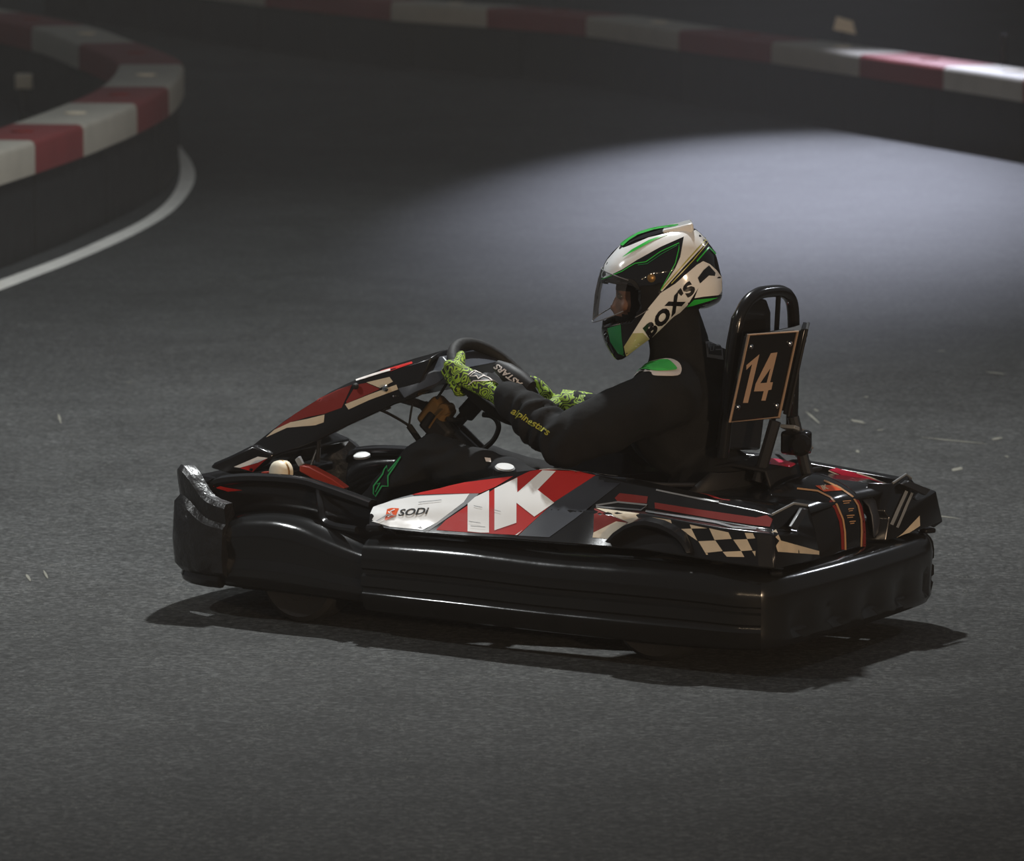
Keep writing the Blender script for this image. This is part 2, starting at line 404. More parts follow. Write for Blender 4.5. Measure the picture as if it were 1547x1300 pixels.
def barrier(name, label, path, W, Hh, stripe, block_len, start_white, side, panel_len):
    """path: world plan points of the outer (track) face; blocks with rounded edges over black panels"""
    P = spline([Vector((p[0], p[1], 0)) for p in path], 10)
    cum = [0]
    for i in range(1, len(P)): cum.append(cum[-1] + (P[i] - P[i - 1]).length)
    def at(s):
        s = max(0, min(cum[-1] - 1e-4, s))
        for i in range(1, len(P)):
            if cum[i] >= s:
                f = (s - cum[i - 1]) / (cum[i] - cum[i - 1]); p = P[i - 1].lerp(P[i], f)
                ta = (P[min(i + 1, len(P) - 1)] - P[max(i - 2, 0)]).normalized(); return p, Vector((-ta.y, ta.x, 0)) * side
    root = empty(name, at(cum[-1] * .5)[0])
    tag(root, label, 'barrier')
    bounds = block_len if isinstance(block_len, list) else [i * block_len for i in range(int(cum[-1] / block_len) + 1)]
    for i in range(len(bounds) - 1):
        a, b_ = bounds[i] + .004, bounds[i + 1] - .004; rows = []
        K = 5
        for k in range(K + 1):
            p, nrm = at(a + (b_ - a) * k / K); z0, z1 = Hh - stripe, Hh; r = .025
            prof = [(0, z0), (0, z1 - r), (r * .3, z1 - r * .3), (r, z1), (W - r, z1), (W - r * .3, z1 - r * .3), (W, z1 - r), (W, z0)]
            rows.append([p + nrm * q + Vector((0, 0, z)) - root.location for q, z in prof])
        wh = (i % 2 == 0) == start_white
        o = MB().grid(rows, cu=True, caps=True).build('barrier_block', 'barwhite' if wh else 'barred', root, angle=50)
        p, nrm = at((a + b_) / 2); tdir = Vector((-nrm.y, nrm.x, 0))       # dark bolt recess cover on the top
        c = p + nrm * (W * .5) + Vector((0, 0, Hh + .001)) - root.location
        MB().lathe(c, (0, 0, 1), [(.055, 0), (.055, .006), (.04, .008)], 14).build('bolt_cover', 'darkred' if not wh else 'cream', o)
    n = int(cum[-1] / panel_len)
    for i in range(n):
        a, b_ = i * panel_len + .012, (i + 1) * panel_len - .012; rows = []
        for k in range(5):
            p, nrm = at(a + (b_ - a) * k / 4)
            prof = [(.03, 0), (.03, Hh - stripe - .01), (W - .03, Hh - stripe - .01), (W - .03, 0)]
            rows.append([p + nrm * q + Vector((0, 0, z)) - root.location for q, z in prof])
        MB().grid(rows, cu=True, caps=True).build('barrier_panel', 'barblack', root)
    return at, cum[-1]
HL = .53
outer = [GZ(x, y, HL) for x, y in [(-70, 252), (0, 228), (53, 212), (126, 188), (207, 156), (255, 131), (274, 110), (276, 92), (250, 78), (212, 64), (135, 38), (0, 12), (-90, 0)]]
def arclen(path, stops):
    P = spline([Vector((p[0], p[1], 0)) for p in path], 10); c = 0; out = []; cum = [0]
    for i in range(1, len(P)): cum.append(cum[-1] + (P[i] - P[i - 1]).length)
    for s in stops:
        j = min(range(len(P)), key=lambda i: (P[i] - Vector((s.x, s.y, 0))).length); out.append(cum[j])
    return out, cum[-1]
stops, tot = arclen(outer, [GZ(x, y, HL) for x, y in [(-70, 252), (-12, 232), (53, 212), (126, 188), (207, 156), (255, 131), (276, 97), (212, 64), (135, 38), (30, 18)]])
barrier('track_barrier', 'red and white block barrier curving round the inside of the bend', outer, .36, HL, .15, stops + [stops[-1] + 1.3], False, 1, 1.55)
HB = .45
bp_ = [(60, -62), (240, -38), (400, -18), (590, 2), (735, 12), (885, 25), (1025, 45), (1165, 63), (1298, 82), (1425, 100), (1545, 118), (1680, 141)]
bpath = [GZ(x, y, HB) for x, y in bp_]
bs, tot = arclen(bpath, [GZ(x, y, HB) for x, y in bp_])
barrier('track_barrier', 'straight red and white block barrier along the far edge of the track', bpath, .36, HB, .13, bs, False, 1, 1.2)
# black patch inside the bend, standing in for shade on the floor
ip = [GZ(x, y, HL) for x, y in [(-70, 190), (0, 177), (96, 149), (145, 122), (156, 90), (117, 64), (46, 34), (-70, 15)]]
ground_poly('infield_shade', 'barblack', ip, .004, floor)
# hall wall far behind, black
wb = MB().box((0, 42, 4), (45, .2, 4)).build('wall_back', 'curtain'); tag(wb, 'dark wall of the hall behind the far barrier', kind='structure')
# things blurred in the dark beyond the barrier
pz = GZ(1196, 62, .45) + Vector((.35, .55, 0))
post_ = empty('marker_post', (pz.x, pz.y, 0)); tag(post_, 'small pale marker on a short dark post behind the far barrier', 'post')
MB().tube([(0, 0, 0), (0, 0, .50)], .02, 10).build('post', 'matte', post_)
MB().prism([(-.07, -.045, .49), (.07, -.045, .46), (.05, -.045, .54), (-.05, -.045, .57)], (0, .02, 0)).build('sign_plate', 'cream', post_)
pz = GZ(1447, 106, .45) + Vector((.3, .5, 0))
MBp = MB().tube([(0, 0, 0), (0, 0, .62)], .018, 10).build('thin_post', 'rubber'); MBp.location = (pz.x, pz.y, 0)
tag(MBp, 'thin dark upright post behind the far barrier near its right end', 'post')
pz = GZ(62, 128, .25)
cone_ = empty('small_marker', (pz.x - .1, pz.y, 0)); tag(cone_, 'small pale marker block standing inside the bend', 'marker')
MB().box((0, 0, .13), (.03, .03, .13)).build('body', 'matte', cone_, bevel=.006)
MB().box((0, -.001, .27), (.05, .035, .045)).build('cap', 'cream', cone_, bevel=.01)

# thin scattering volume added in the hall to lift the blacks
hz = MB().box((0, 16, 4), (28, 25, 4.2))
m_, nt_, b_ = nodes_of('black_lift_volume'); nt_.nodes.remove(b_)
vs_ = nt_.nodes.new('ShaderNodeVolumeScatter'); vs_.inputs['Density'].default_value = .0023; vs_.inputs['Color'].default_value = (1, 1, 1, 1)
nt_.links.new(vs_.outputs[0], nt_.nodes['Material Output'].inputs['Volume'])
lift_haze = hz.build('lift_haze', m_); tag(lift_haze, 'thin grey scattering volume added in the hall to lift the blacks', kind='stuff')
# ================================================================== KART
kart = empty('go_kart', KO, KROT)
tag(kart, 'black racing go kart with red and white side panels and number 14', 'go kart')
def both(fn):
    for s in (1, -1): fn(s)
def sy(p, s): return Vector((p[0], p[1] * s, p[2]))

# ---- wheels
for (x, y, r, wd) in [(-.56, .36, .138, .19), (-.56, -.36, .138, .19), (.58, .34, .128, .12), (.58, -.34, .128, .12)]:
    h = wd / 2
    t = MB().lathe((x, y, r), (0, 1, 0), [(r * .55, -h * .9), (r * .86, -h), (r * .97, -h * .8), (r, -h * .5), (r, h * .5), (r * .97, h * .8), (r * .86, h), (r * .55, h * .9)], 32).build('tire', 'rubber', kart)
    rim = MB().lathe((x, y, r), (0, 1, 0), [(.02, -h * .75), (r * .52, -h * .92), (r * .56, -h * .6), (r * .56, h * .6), (r * .52, h * .92), (r * .4, h * .6), (.02, h * .55)], 24).build('rim', 'darksteel', t)
MB().tube([(-.56, -.44, .138), (-.56, .44, .138)], .018, 12).build('rear_axle', 'steel', kart)
MB().tube([(.58, -.38, .128), (.58, .38, .128)], .012, 10).build('front_axle', 'darksteel', kart)
# ---- chassis
both(lambda s: MB().tube(spline([(.9, .2 * s, .1), (.6, .2 * s, .07), (.2, .30 * s, .06), (-.4, .26 * s, .06), (-.85, .24 * s, .10)], 5), .016, 10).build('frame_rail', 'darksteel', kart))
for x in (.75, .2, -.3, -.8):
    yy = {.75: .2, .2: .30, -.3: .27, -.8: .24}[x]
    MB().tube([(x, -yy, .08), (x, yy, .08)], .014, 10).build('cross_tube', 'darksteel', kart)
MB().box((.25, 0, .055), (.62, .24, .006)).build('floor_tray', 'matte', kart, bevel=.004)

# ---- bumpers
def bump_loft(path, wid, zb, name, m, ribs=True, bulge=.008):
    """path: outer top edge points (kart coords) front to back with z top"""
    P = spline(path, 7); rows = []
    for i, p in enumerate(P):
        t = P[min(i + 1, len(P) - 1)] - P[max(i - 1, 0)]; t.z = 0; t.normalize()
        n = Vector((t.y, -t.x, 0))
        if n.dot(Vector((p.x * .2, p.y, 0)) if abs(p.y) > .3 or True else n) < 0 and name != 'rear_bumper': n = -n
        if name == 'rear_bumper' and n.x > 0 and abs(n.x) > .5: n = -n
        h = p.z - zb; z = lambda f: zb + h * f
        prof = [(-wid, z(1.0)), (-.065, z(1.0)), (-.045, z(.995)), (-.028, z(.975)), (-.013, z(.94)), (-.003, z(.89)), (bulge * .5, z(.83)), (bulge, z(.72))]
        if ribs: prof += [(bulge, z(.60)), (bulge - .008, z(.57)), (bulge - .008, z(.52)), (bulge, z(.49)), (bulge, z(.36)), (bulge - .008, z(.33)), (bulge - .008, z(.28)), (bulge - .002, z(.25))]
        else: prof += [(bulge * 1.2, z(.5)), (bulge, z(.3))]
        prof += [(-.004, z(.06)), (-.02, z(0)), (-wid, z(0))]
        rows.append([p + n * q + Vector((0, 0, zz - p.z)) for q, zz in prof])
    return MB().grid(rows, cu=True, caps=True)
side_path = [PY(548, 812, .475), PY(600, 815, .49), PY(700, 823, .51), PY(820, 838, .525), PY(950, 848, .535), PY(1050, 858, .53), PY(1110, 868, .515), PY(1150, 872, .485)]
for p in side_path: p.z = max(.235, min(.30, p.z))
SIDEB = []
def mk_side(s):
    o = bump_loft([sy(p, s) for p in side_path], .09, .065, 'side_bumper', 'bumper').build('side_bumper', 'bumper', kart, angle=50); SIDEB.append(o)
both(mk_side)
rb = [(-.80, .512, .265), (-.865, .50, .264), (-.91, .463, .262), (-.932, .40, .262), (-.945, .2, .262), (-.95, 0, .262), (-.945, -.2, .262), (-.932, -.38, .262), (-.91, -.45, .262), (-.865, -.49, .262), (-.80, -.505, .262)]
def rear():
    P = spline(rb, 5); rows = []
    for i, p in enumerate(P):
        t = P[min(i + 1, len(P) - 1)] - P[max(i - 1, 0)]; t.z = 0; t.normalize()
        n = Vector((t.y, -t.x, 0))
        if n.dot(Vector((p.x + .5, p.y * .6, 0))) < 0: n = -n
        y = p.y; pocket = .014 * max(0, math.cos((y + .02) * 2 * PI / .19)) if abs(y) < .40 else 0
        zt, zb = p.z, .07; h = zt - zb
        prof = [(-.10, zt - .002), (-.06, zt), (-.04, zt - .001), (-.025, zt - .005), (-.012, zt - .012), (-.004, zt - .022), (.002, zt - .036), (.006, zb + h * .7), (.004, zb + h * .55), (.002 - pocket, zb + h * .42), (-pocket, zb + h * .2), (.002, zb + h * .1), (-.01, zb), (-.10, zb)]
        rows.append([p + n * q + Vector((0, 0, z - p.z)) for q, z in prof])
    return MB().grid(rows, cu=True, caps=True).build('rear_bumper', 'bumper', kart, angle=50)
RB = rear()
for y in (.43, -.45):       # clamp caps on the bumper corners
    MB().box((-.905, y * .98, .262), (.016, .018, .007), Matrix.Rotation(.5 if y > 0 else -.5, 3, 'Z')).build('bumper_clamp', 'black', RB, bevel=.005)
# front bumper wrapped in scuffed tape
fb = [(.79, .445, .315), (.86, .442, .335), (.93, .42, .39), (.985, .385, .405), (1.03, .31, .36), (1.06, .2, .32), (1.075, .0, .31)]
fb = fb + [(x, -y, z) for x, y, z in fb[-2::-1]]
def front():
    P = spline(fb, 6); rows = []
    for i, p in enumerate(P):
        t = P[min(i + 1, len(P) - 1)] - P[max(i - 1, 0)]; t.z = 0; t.normalize()
        n = Vector((t.y, -t.x, 0))
        if n.dot(Vector((p.x - .55, p.y, 0))) < 0: n = -n
        zt, zb = p.z, .115; h = zt - zb
        prof = [(-.055, zt - .03), (-.045, zt), (-.014, zt), (-.004, zt - .012), (-.012, zb + h * .72), (.004, zb + h * .66), (.010, zb + h * .3), (.004, zb + h * .06), (-.012, zb), (-.055, zb)]
        rows.append([p + n * q + Vector((0, 0, z - p.z)) for q, z in prof])
    o = MB().grid(rows, cu=True, caps=True).build('front_bumper', 'scuffed', kart, angle=45)
    rows = []
    for i, p in enumerate(P[3:-3]):
        j = i + 3; t = P[min(j + 1, len(P) - 1)] - P[max(j - 1, 0)]; t.z = 0; t.normalize(); n = Vector((t.y, -t.x, 0))
        if n.dot(Vector((p.x - .55, p.y, 0))) < 0: n = -n
        c = p - n * .035; rows.append([c + n * (.022 * math.cos(a)) + Vector((0, 0, .10 - p.z + .022 * math.sin(a))) for a in [2 * PI * k / 10 for k in range(10)]])
    MB().grid(rows, cu=True, caps=True).build('lower_lip', 'bumper', o)
    return o
FB = front()
# lower wave of the front wheel protection
wave = [PY(318, 790, .40), PY(345, 779, .425), PY(400, 776, .435), PY(450, 785, .445), PY(500, 806, .455), PY(545, 823, .465), PY(585, 833, .475)]
def mk_wave(s):
    P = spline([sy(p, s) for p in wave], 7); rows = []
    for i, p in enumerate(P):
        zt, zb = p.z, .085; h = zt - zb; o = Vector((0, s, 0))
        prof = [(-.11, zt - .03), (-.06, zt), (-.03, zt - .004), (-.006, zt - .02), (.004, zb + h * .80), (.008, zb + h * .66), (.004, zb + h * .54), (-.002, zb + h * .46), (.0, zb + h * .38), (.005, zb + h * .30), (.006, zb + h * .18), (-.004, zb + h * .06), (-.02, zb), (-.11, zb)]
        rows.append([p + o * q + Vector((0, 0, z - p.z)) for q, z in prof])
    MB().grid(rows, cu=True, caps=True).build('front_side_bumper', 'bumper', kart, angle=70)
both(mk_wave)
# upper guard over the front wheel: rail, recessed panel, stay
rail = [PY(318, 731, .36), PY(332, 722, .352), PY(380, 718, .345), PY(450, 722, .34), PY(490, 733, .345), PY(530, 747, .36), PY(560, 758, .375)]
def mk_rail(s):
    P = spline([sy(p, s) for p in rail], 6); rows = []
    for p in P:
        rows.append([p + Vector((0, s * q, z)) for q, z in [(-.035, -.012), (-.03, .0), (-.006, .006), (.010, .0), (.012, -.012), (.0, -.022), (-.03, -.022)]])
    g = MB().grid(rows, cu=True, caps=True).build('wheel_guard', 'black', kart, angle=50)
    low = spline([sy(p, s) - Vector((0, s * .10, .02)) for p in wave], 6)[:len(P)]
    rows = [[p + Vector((0, -s * .02, -.02)) for p in P], [p.lerp(q, .5) + Vector((0, -s * .025, 0)) for p, q in zip(P, low)], low]
    MB().grid(rows).build('guard_panel', 'black', g, angle=60, solid=.006)
    a = sy(PY(481, 734, .335), s); b_ = sy(PY(494, 790, .40), s)
    MB().tube(spline([a, a.lerp(b_, .5) + Vector((0, s * .012, .0)), b_, sy(PY(540, 800, .45), s)], 4), .010, 8).build('guard_stay', 'black', g)
    return g
GR = []
both(lambda s: GR.append(mk_rail(s)))

# ---- nose panel and steering fairing
npx = [(316, 706), (322, 699), (348, 688), (380, 672), (413, 687), (404, 700), (380, 714), (350, 716)]
def wedge(px, y, name, m, parent, bevel=.006, inset=0):
    A = [PY(a, b, y) for a, b in px]; n = len(A); B = mirror_y(A)
    t = tessellate_polygon([[Vector((p.x, p.z, 0)) for p in A]])
    return MB().add(A + B, [tuple(i) for i in t] + [tuple(i + n for i in k)[::-1] for k in t] + [(i, (i + 1) % n, (i + 1) % n + n, i + n) for i in range(n)]).build(name, m, parent, bevel=bevel)
NP = wedge(npx, .20, 'nose_panel', 'black', kart, .008)
MB().box((.95, 0, .34), (.09, .22, .012)).build('nose_shelf', 'black', kart, bevel=.006)
topl = [(381, 673), (405, 654), (430, 635), (456, 618), (482, 602), (507, 590), (533, 579), (560, 567), (584, 560), (610, 552), (632, 546), (652, 540)]
botl = [(413, 689), (432, 683), (452, 677), (468, 671), (484, 664), (505, 653), (528, 642), (552, 631), (574, 621), (596, 611), (612, 606), (628, 601)]
def fairing():
    rows = []
    P1, P2 = topl, botl
    for i, (a, b_) in enumerate(zip(P1, P2)):
        f = i / (len(P1) - 1); yt = .165 - .02 * f; yb = .185 - .03 * f
        T = PY(*a, yt); Bm = PY(*b_, yb); Md = T.lerp(Bm, .5); Md.y += .006
        crown = Vector((T.x + .01, yt * .5, T.z + .012)); rows.append([crown, T, Md, Bm, sy(Bm, -1) + Vector((0, 0, .05)), sy(Md, -1) + Vector((0, 0, .025)), sy(T, -1), sy(crown, -1)])
    o = MB().grid(rows, cu=True, caps=True).build('steering_fairing', 'black', kart, bevel=.004, angle=30)
    return o
FA = fairing()
cap_px = [(588, 568, .12), (606, 560, .11), (632, 546, .10), (651, 540, .10), (669, 538, .10), (687, 559, .135), (659, 580, .15), (628, 592, .165), (610, 602, .17), (599, 586, .16)]
CA_ = [PY(*q) for q in cap_px]; ccen = PY(634, 568, .15); cc2 = PY(655, 560, .145)
capm = MB(); n = len(CA_)
for sd in (1, -1):
    vs = [sy(p, sd) for p in CA_] + [sy(ccen, sd), sy(cc2, sd)]
    fs = [(0, 1, n), (1, 2, n), (2, 3, n + 1, n), (3, 4, n + 1), (4, 5, n + 1), (5, 6, n + 1), (6, 7, n, n + 1), (7, 8, n), (8, 9, n), (9, 0, n)]
    capm.add(vs, fs)
capm.add(CA_ + mirror_y(CA_), [(i, (i + 1) % n, (i + 1) % n + n, i + n) for i in range(n)])
CAP = capm.build('fairing_cap', 'band', kart, bevel=.003, angle=12)
# bolts on the fairing
for (x, y, m_, r) in [(583, 586, 'chrome', .010), (538, 583, 'rubber', .009), (597, 598, 'chrome', .004)]:
    p = PY(x, y, .165); MB().lathe(p, (0, 1, 0), [(r, 0), (r, .004), (r * .6, .010), (.001, .011)], 16).build('bolt', m_, FA)
# bracket under the fairing
MB().tube([PY(482, 650, .12), PY(480, 697, .12)], .007, 8).build('bracket', 'darksteel', kart)
MB().tube([PY(481, 672, .12), PY(470, 702, .13), PY(458, 706, .14)], .004, 8).build('pedal_rod', 'steel', kart)
# cream roller, red pedal arms, tab
p = PY(424, 714, .27)
ro = MB().lathe(p - Vector((0, .03, 0)), (.25, 1, .05), [(.024, 0), (.031, .004), (.033, .02), (.031, .036), (.024, .044), (.012, .047), (.001, .048)], 20).build('pedal_roller', 'cream', kart)
MB().lathe(p - Vector((-.004, .012, 0)), (.25, 1, .05), [(.0335, 0), (.0345, .003), (.0335, .006)], 20).build('roller_band', 'brass', ro)
MB().prism([PY(*q, .24) for q in [(452, 702), (468, 705), (500, 722), (520, 737), (506, 742), (470, 722), (452, 712)]], (0, -.03, 0)).build('pedal_arm', 'redpaint', kart, bevel=.003)
MB().prism([PY(*q, .27) for q in [(394, 713), (412, 712), (412, 718), (396, 718)]], (0, -.02, 0)).build('pedal_arm', 'redpaint', kart, bevel=.002)
MB().prism([PY(*q, .24) for q in [(445, 694), (451, 689), (457, 701), (451, 705)]], (0, -.012, 0)).build('adjuster_tab', 'grey', kart, bevel=.002)
# far wheel guard carries a pale oval cover
p = PY(547, 690, -.27); MB().lathe(p, (0, .2, 1), [(.024, 0), (.024, .006), (.016, .011), (.001, .012)], 18).build('filler_cap', 'white', kart)

# ---- side pods
pod_t = [(563, 765, .40), (600, 752, .39), (640, 742, .38), (700, 728, .36), (770, 713, .345), (830, 707, .33), (890, 714, .33), (945, 727, .338), (990, 737, .36), (1040, 748, .37), (1090, 760, .38), (1140, 770, .385), (1168, 777, .39)]
pod_2 = [None] * 6 + [(881, 768, .420), (927, 768, .408), (978, 768, .400), (1040, 779, .408), (1090, 788, .415), (1145, 797, .420), (1168, 801, .422)]
pod_3 = [None] * 6 + [(880, 772, .432), (920, 775, .458), (974, 776, .47), (1040, 788, .48), (1090, 797, .485), (1143, 803, .48), (1169, 807, .462)]
pod_b = [(556, 795, .47), (595, 801, .475), (635, 805, .48), (700, 810, .49), (760, 813, .50), (815, 818, .505), (870, 822, .51), (915, 826, .51), (968, 830, .51), (1040, 841, .515), (1100, 851, .512), (1146, 857, .50), (1171, 859, .478)]
POD = []
def mk_pod(s):
    rows = []
    for i in range(len(pod_t)):
        T = PY(*pod_t[i]); Bt = PY(*pod_b[i])
        if pod_2[i] is None:
            r2 = T.lerp(Bt, .5) + Vector((0, .006, .006)); r3 = T.lerp(Bt, .58) + Vector((0, .006, .006))
        else: r2, r3 = PY(*pod_2[i]), PY(*pod_3[i])
        inn_ = T + Vector((0, -.05, .002 if i > 6 else -.01)); inn2 = inn_ + Vector((0, -.03, -.07)); bot2 = Bt + Vector((0, -.05, -.01))
        rows.append([sy(q, s) for q in [inn2, inn_, T, r2, r3, Bt, bot2]])
    o = MB().grid(rows, cu=True, caps=True).build('side_pod', 'black', kart, bevel=.004, angle=16); POD.append(o)
    # grating on the ledge and hollow wheel arch
    arch = [(920, 818), (931, 806), (946, 796), (962, 790), (978, 789), (996, 793), (1012, 800), (1027, 810), (1037, 822), (1043, 834)]
    A = [sy(PY(x, y, .512), s) for x, y in arch]; rows = []
    for k, p in enumerate(A):
        c = sy(PY(982, 840, .51), s); d = (c - p); d.y = 0; d.normalize()
        rows.append([p + Vector((0, -s * .02, 0)) - d * .012, p + Vector((0, s * .010, 0)) - d * .006, p + Vector((0, s * .014, 0)) + d * .004, p + Vector((0, s * .004, 0)) + d * .014, p + Vector((0, -s * .025, 0)) + d * .012])
    MB().grid(rows, cu=True, caps=True).build('wheel_arch', 'black', o, angle=50)
both(mk_pod)

# ---- rear end: outer rear faces of the pods, deck, engine cover
RF = []
def mk_rf(s):
    A = [PY(1168, 777, .39), PY(1168, 801, .422), PY(1169, 807, .462), PY(1171, 859, .478)]
    B = [PX(1200, 759, -.90), PX(1205, 800, -.918), PX(1205, 806, -.925), PX(1208, 851, -.93)]
    C = [PX(1222, 762, -.90), PX(1232, 800, -.90), PX(1234, 812, -.91), PX(1240, 844, -.91)]
    D = [p + Vector((.06, -.02, 0)) for p in C]
    D0 = [p + Vector((.10, -.03, 0)) for p in A]
    o = MB().grid([[sy(p, s) for p in r] for r in (D0, A, B, C, D)]).build('rear_panel', 'black', kart, bevel=.004, angle=25, solid=.012); RF.append(o)
    # silver trimmed strake on the rear corner
    q = [(1167, 777), (1200, 759), (1203, 764), (1172, 781)]
    MB().tube([sy(PY(1166, 777, .395), s), sy(PX(1199, 760, -.90), s), sy(PX(1220, 763, -.90), s)], .0035, 8).build('edge_bead', 'grey', o)
    pts = [sy(p, s) for p in [PX(1207, 766, -.905), PX(1216, 768, -.905), PX(1198, 800, -.925), PX(1190, 795, -.925)]]
    MB().prism(pts, (-.012, 0, 0)).build('strake', 'darksteel', o, bevel=.003)
both(mk_rf)
DK = MB().grid([[(-.42, y, .405), (-.52, y, .415), (-.66, y, .425 - abs(y) * .02), (-.80, y, .42 - abs(y) * .03), (-.885, y, .40 - abs(y) * .03)] for y in (.30, .22, .1, 0, -.1, -.22, -.30)]).build('rear_deck', 'black', kart, solid=.012)
prof_c = [PY(1212, 716, 0), PY(1235, 724, 0), PY(1258, 737, 0), PY(1272, 747, 0), PY(1279, 757, 0), PY(1282, 775, 0), PY(1284, 800, 0), PY(1288, 832, 0)]
rows = []
for p in prof_c:
    rows.append([(p.x + .035, .16, p.z - .035), (p.x + .012, .115, p.z - .010), (p.x + .002, .075, p.z), (p.x, 0, p.z + .002), (p.x + .002, -.075, p.z), (p.x + .012, -.115, p.z - .010), (p.x + .035, -.16, p.z - .035)])
EC = MB().grid(rows).build('engine_cover', 'black', kart, solid=.01, sub=1, angle=60)
for s in (1, -1):      # moulded humps either side of the cover
    MB().grid([[(-.80 + a, (.16 + .02 * k) * s, .41 - .012 * abs(k - 1.5) - b_) for k in range(4)] for a, b_ in [(.12, .03), (0, 0), (-.06, .012), (-.085, .05), (-.088, .13)]]).build('cover_hump', 'band', EC, solid=.008, sub=1)
# rim round the cockpit opening
rimp = [PY(946, 724, .30), PY(990, 731, .27), PY(1040, 732, .20), PY(1081, 730, .12), PY(1150, 722, .0), PY(1200, 714, -.10), PY(1240, 707, -.2)]
MB().tube(spline(rimp, 6), .006, 8).build('cockpit_rim', 'darksteel', kart)
# fuel tank cover behind the seat with a bright sticker
tank = MB().grid([[(-.52, y, .40), (-.53, y, .475), (-.60, y, .487), (-.70, y, .475), (-.72, y, .42)] for y in (.10, .07, -.12, -.15)]).build('tank_cover', 'matte', kart, bevel=.01, solid=.01)

# ---- seat
seat = []
for i in range(9):
    f = i / 8
    cx, cz, wd, dp = [(-.10, .13, .15, .03), (-.20, .085, .18, .05), (-.32, .075, .20, .08), (-.43, .085, .21, .11), (-.53, .14, .215, .13), (-.575, .24, .215, .13), (-.590, .32, .21, .11), (-.60, .40, .20, .08), (-.61, .46, .17, .04)][i]
    bx = .9 if i < 4 else .35; tn = Vector((0, 0, 1)) if i < 4 else Vector((1, 0, .25)).normalized()
    seat.append([Vector((cx, wd * math.sin(a), cz)) + tn * dp * (1 - math.cos(a)) for a in [-PI / 2 + PI * k / 12 for k in range(13)]])
SE = MB().grid(seat).build('seat', 'matte', kart, solid=.008, angle=60)

# ---- roll hoop, head pad, number box
XH = -.575
def ph(px, py, dx=0): return PX(px, py, XH + dx)
hoop_px = [(1092, 690), (1097, 640), (1103, 580), (1110, 520), (1117, 480), (1128, 457), (1144, 444), (1162, 440), (1180, 440), (1192, 448), (1198, 468), (1199, 520), (1198, 580), (1196, 650)]
hoopP = spline([ph(x, y, -.05 * (690 - y) / 250) for x, y in hoop_px], 4)
HP = MB().tube(hoopP, .0165, 14).build('roll_hoop', 'black', kart)
MB().tube([ph(1176, 447, -.05), ph(1172, 520, -.035), ph(1168, 640, -.01)], .007, 10).build('hoop_bar', 'black', HP)
pad = [ph(x, y, -.05 * (690 - y) / 250 + .005) for x, y in [(1093, 680), (1104, 580), (1110, 520), (1118, 478), (1130, 458), (1148, 448), (1160, 452), (1166, 470), (1166, 520), (1160, 600), (1150, 680)]]
MB().prism(pad, (.03, 0, 0)).build('head_pad', 'black', HP, bevel=.01, seg=3)
b0 = PY(1102, 636, .165)
ax = Vector((-.070, -.140, 0)); ay = Vector((-.054, 0, .232))
def plate(s):
    o0 = sy(b0, s); a = sy(ax, s); nrm = a.cross(ay).normalized()
    if nrm.x > 0: nrm = -nrm
    pts = [o0, o0 + a, o0 + a + ay, o0 + ay]
    o = MB().prism(pts, -nrm * .012).build('number_plate', 'black', kart, bevel=.003)
    tt = MB()
    fr = [pts[0] + (a + ay) * 0, pts[1], pts[2], pts[3]]
    MB().tube([p + nrm * .003 for p in fr], .0042, 8, closed=True).build('plate_edge', 'bronze' if s > 0 else 'matte', o)
    for u, v in [(.10, .16), (.90, .14), (.10, .86), (.90, .86)]:
        c = o0 + a * u + ay * v + nrm * .001; MB().lathe(c, nrm, [(.0075, 0), (.007, .004), (.003, .007), (.0005, .0075)], 12).build('bolt', 'chrome', o)
    return o, o0, a, nrm
PL, o0, a_, nr_ = plate(1); PR = plate(-1)[0]
q0 = b0 + ax * .98; body = [b0 + Vector((.012, -.005, .01)), q0 + Vector((.010, 0, .01)), sy(q0, -1) + Vector((.010, 0, .01)), sy(b0, -1) + Vector((.012, .005, .01)), Vector((-.62, -.10, b0.z + .01)), Vector((-.62, .10, b0.z + .01))]
MB().prism(body, ay * .94).build('number_box', 'matte', kart, bevel=.004)
# struts and latch under the box
MB().tube([(-.70, .05, .60), (-.66, .07, .44)], .016, 10).build('strut', 'darksteel', kart)
MB().tube([(-.70, -.05, .60), (-.74, -.06, .44)], .016, 10).build('strut', 'darksteel', kart)
lt = PY(1203, 668, -.05)
LT = MB().box(lt, (.035, .03, .032)).build('latch', 'black', kart, bevel=.01)
MB().box(lt + Vector((.01, .0, .036)), (.022, .034, .005), Matrix.Rotation(.3, 3, 'X')).build('latch_lever', 'grey', LT, bevel=.002)
MB().lathe(lt + Vector((-.03, .03, .0)), (-.3, 1, 0), [(.026, -.02), (.03, 0), (.03, .012), (.02, .02), (.001, .021)], 18).build('latch_knob', 'black', LT)
MB().tube([PY(1203, 690, -.10), PY(1226, 672, -.12)], .010, 8).build('hinge_tube', 'grey', LT)

